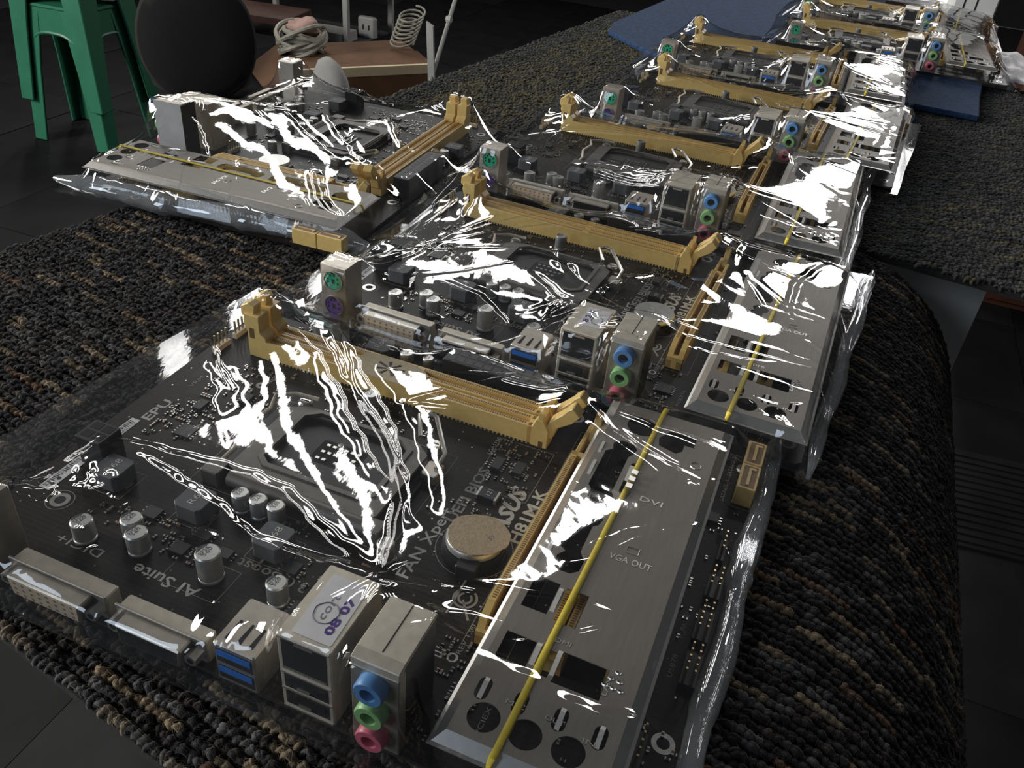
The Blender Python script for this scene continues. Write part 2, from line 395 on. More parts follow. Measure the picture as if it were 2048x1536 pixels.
def pile_tree(name, loop_r, yarn_r, material):
    ng = bpy.data.node_groups.new(name, 'GeometryNodeTree')
    ng.interface.new_socket('Geometry', in_out='INPUT', socket_type='NodeSocketGeometry')
    ng.interface.new_socket('Geometry', in_out='OUTPUT', socket_type='NodeSocketGeometry')
    N, L = ng.nodes.new, ng.links.new
    gi, go = N('NodeGroupInput'), N('NodeGroupOutput')
    def arc(r, res, a0, sweep, pr, pres):
        a = N('GeometryNodeCurveArc'); a.inputs['Resolution'].default_value = res; a.inputs['Radius'].default_value = r
        a.inputs['Start Angle'].default_value = a0; a.inputs['Sweep Angle'].default_value = sweep
        c = N('GeometryNodeCurvePrimitiveCircle'); c.inputs['Resolution'].default_value = pres; c.inputs['Radius'].default_value = pr
        m = N('GeometryNodeCurveToMesh'); L(a.outputs['Curve'], m.inputs['Curve']); L(c.outputs['Curve'], m.inputs['Profile Curve'])
        return m.outputs[0]
    def tf(g, loc, rot, sc):
        t = N('GeometryNodeTransform'); L(g, t.inputs['Geometry'])
        t.inputs['Translation'].default_value = loc; t.inputs['Rotation'].default_value = rot; t.inputs['Scale'].default_value = sc
        return t.outputs[0]
    j = N('GeometryNodeJoinGeometry')
    # two plies twisted side by side, then a few stray fibres
    a1 = arc(loop_r * S, 8, math.radians(-20), math.radians(220), yarn_r * S, 6)
    L(tf(a1, (0, -.45 * yarn_r * S, 0), (math.pi / 2, 0, 0.22), (1, 1, 1.25)), j.inputs[0])
    L(tf(a1, (0.1 * loop_r * S, .5 * yarn_r * S, 0), (math.pi / 2, 0, -0.2), (0.92, 1, 1.12)), j.inputs[0])
    f = arc(loop_r * 1.35 * S, 6, math.radians(15), math.radians(130), 0.055 * S, 3)
    for k, (rx, rz, dx) in enumerate([(1.2, 0.5, .5), (1.9, -0.7, -.4), (1.5, 1.3, .1), (1.75, 2.4, .3), (1.35, -1.6, -.2), (1.05, 2.0, .6), (2.05, .2, -.6), (1.6, -.3, .2), (1.45, .9, -.5)]):
        L(tf(f, (dx * loop_r * S, (k - 4) * .2 * yarn_r * S, 0.2 * loop_r * S), (rx, 0, rz), (1, 1, 1)), j.inputs[0])
    sm = N('GeometryNodeSetMaterial'); sm.inputs['Material'].default_value = material; L(j.outputs[0], sm.inputs['Geometry'])
    ss = N('GeometryNodeSetShadeSmooth'); L(sm.outputs[0], ss.inputs[0])
    ip = N('GeometryNodeInstanceOnPoints'); L(gi.outputs[0], ip.inputs['Points']); L(ss.outputs[0], ip.inputs['Instance'])
    def na(n, t):
        q = N('GeometryNodeInputNamedAttribute'); q.data_type = t; q.inputs['Name'].default_value = n; return q.outputs['Attribute']
    er = N('FunctionNodeEulerToRotation'); L(na('spin', 'FLOAT_VECTOR'), er.inputs[0]); L(er.outputs[0], ip.inputs['Rotation'])
    L(na('size', 'FLOAT_VECTOR'), ip.inputs['Scale']); L(ip.outputs[0], go.inputs[0])
    return ng

def carpet_pile(parent, P, spin, size, col, tree):
    me = bpy.data.meshes.new('carpet_pile'); me.from_pydata([tuple(c * S for c in p) for p in P], [], [])
    def attr(n, t, d, k):
        a = me.attributes.new(n, t, 'POINT'); a.data.foreach_set(k, np.asarray(d, dtype=np.float32).ravel())
    attr('spin', 'FLOAT_VECTOR', spin, 'vector'); attr('size', 'FLOAT_VECTOR', size, 'vector')
    attr('yarn', 'FLOAT_COLOR', [tuple(c) + (1,) for c in col], 'color')
    o = bpy.data.objects.new('carpet_pile', me); COL.objects.link(o); o.parent = parent
    md = o.modifiers.new('loops', 'NODES'); md.node_group = tree
    return tag(o, kind='stuff')

def yarn_rows(n_rows, length, rnd, pal, base, dens, lo, hi):
    """colour along each row: mostly base yarns with short runs of accent yarn"""
    rows = []
    for r in range(n_rows):
        seq = []
        while len(seq) < length:
            if rnd.random() < dens:
                c = rnd.choice(pal); seq += [c] * rnd.randint(lo, hi)
            else:
                c = rnd.choice(base); seq += [c] * rnd.randint(1, 4)
        rows.append(seq)
    return rows

def make_carpet(name, e_ang, p0, p1, q0, q1, dp, dq, pal, base, dens, lo, hi, tree, label, seed, curved, xmax=1e9, thick=3.5, zoff=0.0, worn=None, keep=None, row_ang=None, zone=None):
    rnd = random.Random(seed)
    e1 = (math.cos(e_ang), math.sin(e_ang)); e2 = (-e1[1], e1[0])
    root = empty(name, (0, 0, 0))
    # backing
    mb = MB(); nx, ny = 60, 40; vs = []; 
    for lay in (0, 1):
        for i in range(nx + 1):
            for j in range(ny + 1):
                p = p0 + (p1 - p0) * i / nx; q = q0 + (q1 - q0) * j / ny
                x, y = p * e1[0] + q * e2[0], p * e1[1] + q * e2[1]
                h = -6 + zoff - lay * thick
                vs.append(wrap(x, y, h)[0] if curved else (x, y, h))
    idx = lambda l, i, j: l * (nx + 1) * (ny + 1) + i * (ny + 1) + j
    fs = []
    for i in range(nx):
        for j in range(ny):
            fs.append((idx(0, i, j), idx(0, i + 1, j), idx(0, i + 1, j + 1), idx(0, i, j + 1)))
            fs.append((idx(1, i, j), idx(1, i, j + 1), idx(1, i + 1, j + 1), idx(1, i + 1, j)))
    for i in range(nx):
        fs.append((idx(0, i, 0), idx(1, i, 0), idx(1, i + 1, 0), idx(0, i + 1, 0))); fs.append((idx(0, i, ny), idx(0, i + 1, ny), idx(1, i + 1, ny), idx(1, i, ny)))
    for j in range(ny):
        fs.append((idx(0, 0, j), idx(0, 0, j + 1), idx(1, 0, j + 1), idx(1, 0, j))); fs.append((idx(0, nx, j), idx(1, nx, j), idx(1, nx, j + 1), idx(0, nx, j + 1)))
    mb.add(vs, fs); mb.build('backing', M['backing'], root, smooth=True)
    g1, g2, R0, R1, Q0, Q1 = e1, e2, p0, p1, q0, q1
    if row_ang is not None:      # yarn rows run at their own angle across the tile
        g1 = (math.cos(row_ang), math.sin(row_ang)); g2 = (-g1[1], g1[0])
        cor = [(p * e1[0] + q * e2[0], p * e1[1] + q * e2[1]) for p in (p0, p1) for q in (q0, q1)]
        R0, R1 = min(x * g1[0] + y * g1[1] for x, y in cor), max(x * g1[0] + y * g1[1] for x, y in cor)
        Q0, Q1 = min(x * g2[0] + y * g2[1] for x, y in cor), max(x * g2[0] + y * g2[1] for x, y in cor)
    nr = int((Q1 - Q0) / dq); npt = int((R1 - R0) / dp)
    rows = yarn_rows(nr, npt + 2, rnd, pal, base, dens, lo, hi)
    P, SP, SZ, CO = [], [], [], []
    for r in range(nr):
        q = Q0 + (r + 0.5) * dq; off = rnd.random() * dp
        for k in range(npt):
            p = R0 + off + k * dp
            x, y = p * g1[0] + (q + rnd.uniform(-.5, .5)) * g2[0], p * g1[1] + q * g2[1] + rnd.uniform(-.5, .5)
            if row_ang is not None and not (p0 <= x * e1[0] + y * e1[1] <= p1 and q0 <= x * e2[0] + y * e2[1] <= q1): continue
            if x > xmax or (keep and not keep(x, y)): continue
            h = -6 + zoff + rnd.uniform(-.5, .25)
            pos, th = wrap(x, y, h) if curved else ((x, y, h), 0.0)
            if curved and (x - FOLD) / RAD > 2.3: continue
            phi = (e_ang if row_ang is None else row_ang) + rnd.gauss(0, 0.6)
            if th == 0: sp = (rnd.gauss(0, .32), rnd.gauss(0, .3), phi)
            else:
                sp = tuple((Matrix.Rotation(th, 3, 'Y') @ Matrix.Rotation(phi, 3, 'Z') @ Matrix.Rotation(rnd.gauss(0, .2), 3, 'X')).to_euler())
            s = rnd.uniform(.82, 1.12); c = rows[r][k]; v = rnd.uniform(.7, 1.25)
            if zone: c = zone(x * e2[0] + y * e2[1], c, rnd)
            if worn and r < worn: c = tuple(0.6 * a + 0.4 * b for a, b in zip(c, (0.16, 0.155, 0.145)))
            P.append(pos); SP.append(sp); SZ.append((s, s, s * rnd.uniform(.85, 1.1))); CO.append(tuple(a * v * .84 for a in c))
    carpet_pile(root, P, SP, SZ, CO, tree)
    return tag(root, label, 'carpet')

TAN = [(0.27, 0.21, 0.135), (0.30, 0.225, 0.14), (0.23, 0.18, 0.115), (0.21, 0.145, 0.085), (0.17, 0.10, 0.06)]
DARK = [(0.022, 0.020, 0.020), (0.030, 0.024, 0.021), (0.016, 0.015, 0.016), (0.018, 0.017, 0.018), (0.042, 0.031, 0.026), (0.060, 0.056, 0.055), (0.10, 0.096, 0.093)]
near_tree = pile_tree('loop_pile', 1.6, 0.80, M['pile'])
make_carpet('carpet_tile', math.radians(-10.4), -184, 470, -6, 462, 2.7, 3.7, TAN, DARK, 0.068, 3, 9, near_tree,
            'dark brown looped carpet with tan flecks, bending over the side of the nearer table', 11, True, worn=1)
OLIVE = [(0.125, 0.105, 0.05), (0.105, 0.088, 0.045), (0.13, 0.115, 0.065)]
GREY = [(0.055, 0.056, 0.053), (0.070, 0.071, 0.066), (0.040, 0.041, 0.039), (0.082, 0.081, 0.073), (0.024, 0.025, 0.024)]
far_tree = pile_tree('coarse_loop_pile', 1.7, 0.85, M['pile'])
# frame turned a quarter: rows run away from the camera
A2 = math.radians(83)
make_carpet('carpet_tile', A2, 452, 985, -338, 186, 3.1, 3.9, OLIVE, GREY, 0.03, 3, 9, far_tree,
            'grey green looped carpet lying flat on the further table behind the dark carpet', 5, False, zoff=0.4, keep=lambda x, y: x < 392,
            row_ang=math.radians(8), zone=lambda q, c, r: r.choice(OLIVE) if 75 < q < 160 and r.random() < .5 else c)

# blue foam mat on the far carpet
def foam_mat():
    pts = [(36, 785), (130, 780), (250, 776), (344, 773), (348, 850), (353, 903), (362, 1120), (364, 1345), (30, 1345), (-22, 1130), (-44, 900), (-37, 855), (0, 818)]
    o = MB().prism(pts, 'z', -2.9, 2.4).build('foam_mat', M['foam'], bevel=1.2)
    return tag(o, 'thin blue foam mat lying on the grey carpet under the furthest boards', 'mat')
foam_mat()

# ------------------------------------------------------------------ the motherboard, built once in its own frame:
# x runs along the port edge, y away from it, z up from the board's top face
H90, H180 = math.pi / 2, math.pi

def make_board():
    root = empty('motherboard')
    B = lambda mb, name, mats, par=root, **k: mb.build(name, mats, par, **k)
    pcb = B(MB().prism([(-3, 2), (-1, 0), (235, 0), (237, 2), (237, 171), (235, 173), (-1, 173), (-3, 171)], 'z', -1.6, 0), 'circuit_board', M['pcb'])
    for (x, y) in [(14.8, 34), (14.8, 165), (119, 33.5), (160, 165), (230, 34), (230, 12), (231, 165)]:
        m = MB()
        n = 20
        vs = [(x + r * math.cos(2 * math.pi * k / n), y + r * math.sin(2 * math.pi * k / n), 0.06) for r in (1.9, 3.4) for k in range(n)]
        m.add(vs, [(k, n + k, n + (k + 1) % n, (k + 1) % n) for k in range(n)], 0)
        m.add([(x + 1.9 * math.cos(2 * math.pi * k / n), y + 1.9 * math.sin(2 * math.pi * k / n), 0.03) for k in range(n)], [tuple(range(n))], 1)
        B(m, 'mounting_hole', [M['solder'], M['hole']])

    # --- PS/2 stack
    p = B(MB().box(10.5, 24.5, -1, 12.5, 0.1, 28, c=.4), 'mouse_keyboard_port', M['tin'], bevel=0)
    for z, mt, nm in ((20.6, 'green', 'mouse_socket'), (7.6, 'purple', 'keyboard_socket')):
        m = MB(); n = 28
        m.lathe((17.5, -1, z), [(0, 5.1), (-.7, 5.1), (-.7, 4.7), (0.2, 4.5)], 'y', n, 1)
        m.lathe((17.5, -.95, z), [(0, 4.45), (-.35, 4.4), (-.4, 4.0)], 'y', n, 0)
        for a in (30, 75, 120, 165, 200, 340):
            m.cyl((17.5 + 2.9 * math.cos(math.radians(a)), -1.36, z + 2.9 * math.sin(math.radians(a))), .62, -.06, 'y', 10, 2)
        m.box(16.7, 18.3, -1.43, -1.3, z - 1.7, z + 0.9, 2)
        m.box(16.4, 18.6, -1.43, -1.3, z + 3.3, z + 4.2, 2)
        B(m, nm, [M[mt], M['tin'], M['hole']], p)

    # --- DVI and VGA: low D-shaped connectors
    def dsub(x0, x1, name, cols, rws, mt, zc, hgt, depth, pin_m):
        p = B(MB().box(x0, x1, 2, depth, 0.1, zc + hgt * .45, c=.5), name, M['tin_top'])
        prof = [(x0 + 5, zc - hgt / 2), (x1 - 5, zc - hgt / 2), (x1 - 4, zc + hgt / 2), (x0 + 4, zc + hgt / 2)]
        B(MB().box(x0 - .5, x1 + .5, 1.2, 2, zc - hgt * .62, zc + hgt * .62, c=.25), 'flange', M['tin'], p)
        B(MB().prism(prof, 'y', -4.2, 1.3), 'shell', M['tin'], p, bevel=.5)
        ins = [(x0 + 5.7, zc - hgt / 2 + .8), (x1 - 5.7, zc - hgt / 2 + .8), (x1 - 5, zc + hgt / 2 - .8), (x0 + 5, zc + hgt / 2 - .8)]
        m = MB().prism(ins, 'y', -4.32, -3.6)
        for i in range(cols):
            for j in range(rws):
                x = x0 + 7.2 + (x1 - x0 - 14.4) * i / (cols - 1); z = zc - hgt * .27 + hgt * .54 * j / (rws - 1)
                m.box(x - .45, x + .45, -4.36, -4.2, z - .45, z + .45, 1)
        B(m, 'pin_block', [mt, pin_m], p)
        for x in (x0 + 1.8, x1 - 1.8):
            m = MB().cyl((x, 1.2, zc), 2.2, -4.2, 'y', 6, 0); m.cyl((x, -3.02, zc), 1.1, -.06, 'y', 10, 1)
            B(m, 'jack_screw', [M['bright'], M['hole']], p)
        return p
    dsub(31, 67, 'digital_video_port', 8, 3, M['beige'], 6.0, 7.6, 7.5, M['copper'])
    dsub(71.5, 102.5, 'analogue_video_port', 5, 3, M['black'], 5.8, 7.2, 7, M['hole'])

    # --- USB 3.0 pair
    p = B(MB().box(107.5, 121.3, -.5, 17, .1, 15.4, c=.5), 'usb_port', M['tin'])
    for z in (3.9, 10.9):
        m = MB().box(108.5, 120.3, -.56, -.4, z - 2.7, z + 2.7, 1); m.box(108.9, 119.9, -.95, -.4, z + .1, z + 2.3, 0)
        for k in range(4): m.box(110.2 + k * 2.4, 111.4 + k * 2.4, -.99, -.9, z + .2, z + .5, 2)
        B(m, 'usb_tongue', [M['blue'], M['hole'], M['gold']], p)
    for x in (110.5, 114.4, 118.3):
        B(MB().prism([(x - .7, 2), (x + .7, 2), (x + .35, 9), (x - .35, 9)], 'z', 15.4, 15.55), 'spring_cut', M['hole'], p)
    # --- network socket over two USB 2.0
    p = B(MB().box(129.2, 145.7, 0, 26.5, .1, 30.6, c=.4), 'network_port', M['tin_top'])
    m = MB().box(130.6, 144.3, -.08, .05, 17.2, 29.4, 1)
    m.box(130.9, 144.0, -.12, 0, 17.4, 18.1, 0); m.box(134.6, 140.2, -.12, 0, 28.2, 29.2, 0)
    B(m, 'network_socket', [M['bright'], M['hole']], p)
    for z in (4.9, 12.2):
        m = MB().box(130.6, 144.3, -.08, .05, z - 2.9, z + 2.9, 1); m.box(131.6, 143.2, -.4, 0, z - .2, z + 1.6, 0)
        m.box(134.5, 138.5, -.5, .0, z - 2.4, z - 1.6, 2)
        B(m, 'usb_socket', [M['black'], M['hole'], M['bright']], p)
    m = MB()
    for z in (.6, 8.55, 15.7, 30.0): m.box(129.6, 145.3, -.35, .02, z - .3, z + .3)
    B(m, 'face_ribs', M['bright'], p)
    # --- audio stack
    p = B(MB().box(151.8, 165.2, 3.4, 21, .1, 34.2, c=.3), 'audio_port', M['black'])
    B(MB().prism([(0, 30.5), (0, 34), (3.4, 34.6), (21.2, 34.6), (21.2, 33.6), (3.4, 33.4), (1.2, 30.5)], 'x', 151.5, 165.5), 'metal_cover', M['tin_top'], p, bevel=.25)
    B(MB().box(151.5, 165.5, -.2, 3.6, .1, 31.5, c=.3), 'front_plate', M['tin'], p)
    B(MB().box(158.35, 158.65, 4, 21, 34.6, 34.72), 'cover_seam', M['hole'], p)
    for z, mt in ((28 - 1.2, 'jack_blue'), (17.0, 'jack_green'), (6.8, 'jack_pink')):
        m = MB(); c = (158.5, -.2, z)
        m.lathe(c, [(0, 4.3), (-3.3, 4.3), (-3.8, 3.9), (-3.8, 2.2), (-1.2, 2.0)], 'y', 26, 0, caps=False)
        m.lathe(c, [(-1.2, 2.05), (-1.25, 0.05)], 'y', 26, 1)
        B(m, 'audio_jack', [M[mt], M['hole']], p, smooth=True)

    # --- memory slots
    def dimm(y0, name, left_open=False):
        y1 = y0 + 7.4; x0, x1 = 15.8, 155.8
        s = MB()
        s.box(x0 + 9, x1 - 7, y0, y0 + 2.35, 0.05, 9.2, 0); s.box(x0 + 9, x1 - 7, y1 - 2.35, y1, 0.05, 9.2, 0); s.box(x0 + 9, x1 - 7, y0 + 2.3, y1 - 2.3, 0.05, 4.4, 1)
        p = s.build(name, [M['yellow'], M['slot_dark']], root)
        m = MB()
        for yy in (y0 + 1.5, y1 - 1.5):
            for k in range(120):
                x = x0 + 10.5 + k * 1.0
                if abs(k - 66) < 2 or x > x1 - 8: continue
                m.box(x, x + .55, yy - .62, yy + .62, 9.0, 9.26)
        tag(B(m, 'contact_row', M['yellow_dark'], p), kind='stuff')
        m = MB()
        for k in range(68):
            x = x0 + 10 + k * 1.82; m.box(x, x + .9, y0 - .18, y0 + .1, .05, 1.0)
        tag(B(m, 'foot_row', M['black'], p), kind='stuff')
        # left end: tall tower with the latch shut
        B(MB().prism([(x0, .05), (x0 + 9.4, .05), (x0 + 9.4, 11), (x0 + 6.6, 13.0), (x0 + 6.6, 21), (x0 - 1.0, 21), (x0 - 1.6, 16.5), (x0, 12)], 'y', y0, y1), 'end_tower', M['yellow'], p, bevel=.35)
        l = B(MB().prism([(x0 - 3.4, 19.5), (x0 - 1.2, 18), (x0 + 3.2, 20.0), (x0 + 4.2, 25), (x0 + .8, 26), (x0 - 3.2, 23.6)], 'y', y0 + 1.2, y1 - 1.2), 'latch', M['yellow'], p, bevel=.4)
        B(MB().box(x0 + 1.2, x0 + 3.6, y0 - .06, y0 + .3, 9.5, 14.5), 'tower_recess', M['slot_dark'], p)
        # right end: low block, latch swung open
        B(MB().prism([(x1 - 9, .05), (x1, .05), (x1, 8.6), (x1 - 2.5, 13.4), (x1 - 5.5, 13.4), (x1 - 7, 9.2), (x1 - 9, 9.2)], 'y', y0, y1), 'end_block', M['yellow'], p, bevel=.3)
        B(MB().prism([(x1 - 4.6, 9.2), (x1 - 2.6, 9.2), (x1 - 2.6, 16.5), (x1 - 4.6, 16.5)], 'y', y0 + .2, y0 + 1.4), 'guide_rib', M['yellow'], p)
        B(MB().prism([(x1 - 4.6, 9.2), (x1 - 2.6, 9.2), (x1 - 2.6, 16.5), (x1 - 4.6, 16.5)], 'y', y1 - 1.4, y1 - .2), 'guide_rib', M['yellow'], p)
        l = B(MB().prism([(x1 - 2.2, 5), (x1 + 1.4, 5.2), (x1 + 3.0, 11), (x1 + 8.6, 15.2), (x1 + 11.6, 19.4), (x1 + 8.2, 22.8), (x1 + 6.0, 20.8), (x1 + 4.6, 18.6), (x1 - .6, 13.0)], 'y', y0 + .9, y1 - .9), 'latch', M['yellow'], p, bevel=.4)
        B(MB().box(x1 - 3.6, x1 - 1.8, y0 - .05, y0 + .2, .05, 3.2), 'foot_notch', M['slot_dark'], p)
        return p
    dimm(139.2, 'memory_slot'); dimm(148.2, 'memory_slot')

    # --- expansion slots
    def pcie(x0, v0, ln, clip):
        x1 = x0 + 7.5; s = MB()
        s.prism([(v0, .05), (v0 + ln, .05), (v0 + ln, 11), (v0 + 9, 11), (v0 + 3, 8.5), (v0, 4)], 'x', x0, x0 + 2.5, 0)
        s.prism([(v0, .05), (v0 + ln, .05), (v0 + ln, 11), (v0 + 9, 11), (v0 + 3, 8.5), (v0, 4)], 'x', x1 - 2.5, x1, 0)
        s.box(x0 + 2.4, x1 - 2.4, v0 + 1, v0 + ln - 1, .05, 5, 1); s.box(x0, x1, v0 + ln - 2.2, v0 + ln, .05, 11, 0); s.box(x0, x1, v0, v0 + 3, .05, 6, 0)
        s.box(x0 + 2.4, x1 - 2.4, v0 + 22, v0 + 23.6, .05, 10.8, 0)
        p = s.build('expansion_slot', [M['yellow'], M['slot_dark']], root)
        m = MB()
        for xx in (x0 + 1.35, x1 - 1.35):
            k = v0 + 10
            while k < v0 + ln - 3:
                m.box(xx - .62, xx + .75, k, k + .55, 10.9, 11.06); k += 1.0
        tag(B(m, 'contact_row', M['yellow_dark'], p), kind='stuff')
        if clip:
            e = v0 + ln
            m = MB().box(x0 + .6, x0 + 2.4, e, e + 21, .05, 9.5); m.box(x1 - 2.4, x1 - .6, e, e + 15, .05, 9.5); m.box(x0 + .6, x1 - .6, e, e + 4, .05, 4)
            m.prism([(e + 12, 3), (e + 22, 3), (e + 25, 13.5), (e + 22, 16), (e + 18, 10), (e + 12, 9)], 'x', x0 + 2.2, x1 - 2.2)
            B(m, 'retention_clip', M['yellow'], p, bevel=.3)
        return p
    pcie(168.5, 42, 89, True); pcie(188.8, 42, 25, False); pcie(209.1, 42, 25, False)

    # --- processor socket
    p = B(MB().box(50, 122, 66, 115, .05, 1.6, c=.3), 'processor_socket', M['black'])
    B(MB().box(64, 114.5, 74.5, 112.8, 1.5, 3.4), 'contact_field', M['pinfield'], p)
    B(MB().box(79, 98, 88, 101, 3.4, 3.46), 'socket_cavity', M['hole'], p)
    m = MB()
    rr = random.Random(4)
    for i in range(6):
        for j in range(3):
            if rr.random() < .85: m.box(81.5 + i * 2.6, 83 + i * 2.6, 89.5 + j * 4, 90.7 + j * 4, 3.45, 4.0)
    tag(B(m, 'cavity_components', M['solder'], p), kind='stuff')
    hole = [(66, 80), (70, 77), (107, 77), (111, 80), (111, 107), (106, 111), (71, 111), (66, 107)]
    flat_with_holes('load_plate', [(58, 70), (66, 67), (111, 67), (118, 71), (119, 108), (112, 113.5), (64, 113.5), (57, 109)], [hole], 5.2, 1.2, M['steel'], p)
    flat_with_holes('load_plate_rim', [(64, 79), (69, 75), (108, 75), (113, 79), (113, 108), (107, 112.6), (70, 112.6), (64, 108)], [hole], 6.1, .7, M['steel'], p)
    B(MB().tube([(62, 65.8, 4.6), (117, 65.8, 4.6)], 3.1, 12), 'hinge_bar', M['steel'], p, smooth=True)
    B(MB().box(50.5, 58, 63.5, 72, .1, 6.2, c=.5), 'hinge_bracket', M['steel'], p)
    B(MB().box(117, 123, 63.5, 70, .1, 6.2, c=.5), 'hinge_bracket', M['steel'], p)
    B(MB().tube([(53, 66, 4), (53.5, 80, 5), (50, 92, 6), (52, 104, 6.5), (49, 112, 7), (56, 116, 7.4), (66, 117, 7.4)], .95, 8), 'lever', M['tin_top'], p, smooth=True)
    B(MB().tube([(112, 116, 6.6), (106.5, 126, 8.5), (109, 128.4, 8.8), (113, 127.8, 8.5), (124.5, 112, 5.8), (124.6, 104, 4.5)], .95, 8), 'lever', M['bright'], p, smooth=True)
    B(MB().box(120, 126.5, 100, 108, .1, 4.2, c=.5), 'lever_hook', M['tin'], p)
    for x, y in ((54, 67.5), (60, 116), (118, 116)):
        m = MB().cyl((x, y, .1), 3.0, 5.6, n=14, ch=.8); m.box(x - 1.8, x + 1.8, y - .3, y + .3, 5.6, 5.75, 1)
        B(m, 'frame_screw', [M['bright'], M['hole']], p)
    # --- capacitors
    for x, y, r, h in [(72.2, 58.1, 3.1, 8.2), (79.4, 58.3, 3.1, 8.2), (86.6, 58.3, 3.1, 8.2), (48.6, 32.3, 3.6, 8), (55, 27.5, 3.6, 8.6), (82.5, 28.5, 4.0, 11.5),
                       (107, 29.5, 3.4, 9), (82.4, 129.5, 3.3, 8.5), (36, 24, 3.6, 8.5), (128, 60, 3.0, 8), (80.5, 164, 3.1, 8), (90, 166, 2.6, 7)]:
        m = MB(); m.lathe((x, y, .05), [(0, r), (1.0, r), (1.3, r * .9), (1.7, r), (h - .5, r), (h, r - .45)], n=22)
        m.cyl((x, y, 0), r + .5, .5, n=8, mi=1)
        c = B(m, 'capacitor', [M['can'], M['black']], smooth=True)
        n = 14; a0 = math.radians(120)
        seg = [(x + (r - .5) * math.cos(a0 + k * 1.7 / n), y + (r - .5) * math.sin(a0 + k * 1.7 / n), h + .09) for k in range(n + 1)]
        B(MB().add(seg, [tuple(range(n + 1))]), 'polarity_mark', M['mark'], c)
        text('FP5K', x - .5, y - r * .55, h + .09, H90, r * .38, M['mark'], c, width=r * 1.1, name='can_print'); text('560', x + .6, y - r * .5, h + .09, H90, r * .38, M['mark'], c, width=r, name='can_print')
    # --- chokes
    for x, y in [(24.5, 50), (60, 50), (93.5, 47), (66.5, 165.5)]:
        c = B(MB().prism([(x - 5.6, y - 4.2), (x - 4.2, y - 5.6), (x + 4.2, y - 5.6), (x + 5.6, y - 4.2), (x + 5.6, y + 4.2), (x + 4.2, y + 5.6), (x - 4.2, y + 5.6), (x - 5.6, y + 4.2)], 'z', .4, 7.2), 'choke', M['grey'], bevel=.3)
        text('R68' if x < 120 else '1R2', x + 1.2, y - 3.6, 7.26, H90, 2.6, M['silk'], c, width=7.2)
        B(MB().box(x - 6.3, x + 6.3, y - 1.8, y + 1.8, .02, .4), 'solder_pad', M['solder'], c)
    # --- processor power socket, main power socket, fan headers
    p = B(MB().box(6, 17.4, 52.5, 63, .1, 12.4, c=.4), 'power_socket', M['black'])
    for i in range(2):
        for j in range(2): B(MB().box(7.3 + i * 5, 11.3 + i * 5, 53.8 + j * 4.7, 57.4 + j * 4.7, 12.4, 12.5), 'socket_cell', M['hole'], p)
    p = B(MB().box(99, 151, 161, 171.5, .1, 12.5, c=.4), 'power_socket', M['black'])
    for i in range(12):
        for j in range(2): B(MB().box(100.6 + i * 4.2, 103.8 + i * 4.2, 162.2 + j * 4.8, 165.6 + j * 4.8, 12.5, 12.6), 'socket_cell', M['grey'], p)
    def header(x, y, nx, ny, name='pin_header', pitch=2.54, h=8.5, base=None):
        m = MB().box(x - 1.2, x + pitch * (nx - 1) + 1.2, y - 1.2, y + pitch * (ny - 1) + 1.2, .05, 2.4, 1)
        for i in range(nx):
            for j in range(ny): m.box(x + i * pitch - .32, x + i * pitch + .32, y + j * pitch - .32, y + j * pitch + .32, .1, h, 0)
        B(m, name, [M['gold'], base or M['black']])
    header(2, 134, 1, 4, base=M['beige']); header(2, 148, 1, 4, base=M['beige'])
    header(230.5, 55, 2, 5); header(230.5, 73, 2, 5); header(230.5, 92, 2, 4); header(231, 110, 1, 4); header(222, 22, 2, 5)
    header(136, 38, 4, 1, base=M['beige'])
    # --- SATA sockets
    for y in (143, 158.6):
        p = B(MB().box(229.4, 236.6, y, y + 15, .1, 8.6, c=.3), 'drive_socket', M['yellow'])
        B(MB().box(230.4, 235.6, y + 1, y + 14, 8.6, 8.66), 'socket_well', M['copper'], p)
        B(MB().prism([(232.4, y + 2.2), (233.5, y + 2.2), (233.5, y + 11.6), (235, y + 11.6), (235, y + 12.7), (232.4, y + 12.7)], 'z', 8.2, 9.0), 'contact_blade', M['yellow'], p)
    # --- coin cell and holder
    bx, by = 152.5, 77.5
    p = B(MB().lathe((bx, by, .05), [(0, 11.3), (.8, 11.3), (.8, 10.9), (3.4, 10.9), (3.6, 10.2)], n=36), 'battery_holder', M['black'], smooth=False)
    B(MB().box(bx - 1, bx + 6, by - 14, by - 8.6, .1, 5, c=.4), 'holder_clip', M['black'], p)
    B(MB().box(bx - 3, bx + 2, by + 9.2, by + 12.5, .1, 5.2, c=.4), 'holder_clip', M['black'], p)
    cell = B(MB().lathe((bx, by, 3.6), [(0, 9.2), (.6, 10), (2.6, 10), (3.1, 9.6)], n=36), 'coin_cell', M['can'], p, smooth=True)
    # --- chips with legs
    def chip(x, y, w, d, h, legs, name='chip', txt=None, sz=1.6):
        c = B(MB().box(x, x + w, y, y + d, .25, h, c=.15), name, M['black'])
        m = MB(); k = int(d / 1.27)
        for i in range(k):
            yy = y + (i + .5) * d / k
            for sx in ((x, -1), (x + w, 1)):
                m.box(sx[0] + min(0, sx[1] * 1.1), sx[0] + max(0, sx[1] * 1.1), yy - .22, yy + .22, .02, .5)
        if legs: B(m, 'chip_legs', M['solder'], c)
        if txt: text(txt, x + w * .62, y + d * .12, h + .05, H90, sz, M['dimsilk'], c, width=d * .75)
    chip(140.5, 118, 4, 7, 1.7, True); chip(149, 119, 4, 7, 1.7, True); chip(24, 80, 7, 7, 1.0, True, txt='DIGI'); chip(20, 96, 4, 6, 1.6, True)
    chip(33, 108, 4, 6, 1.6, True); chip(78, 36, 5, 4, 1.5, True); chip(44, 40, 6, 5, 1.4, True); chip(66, 40, 6, 5, 1.4, True); chip(100, 40, 6, 5, 1.4, True)
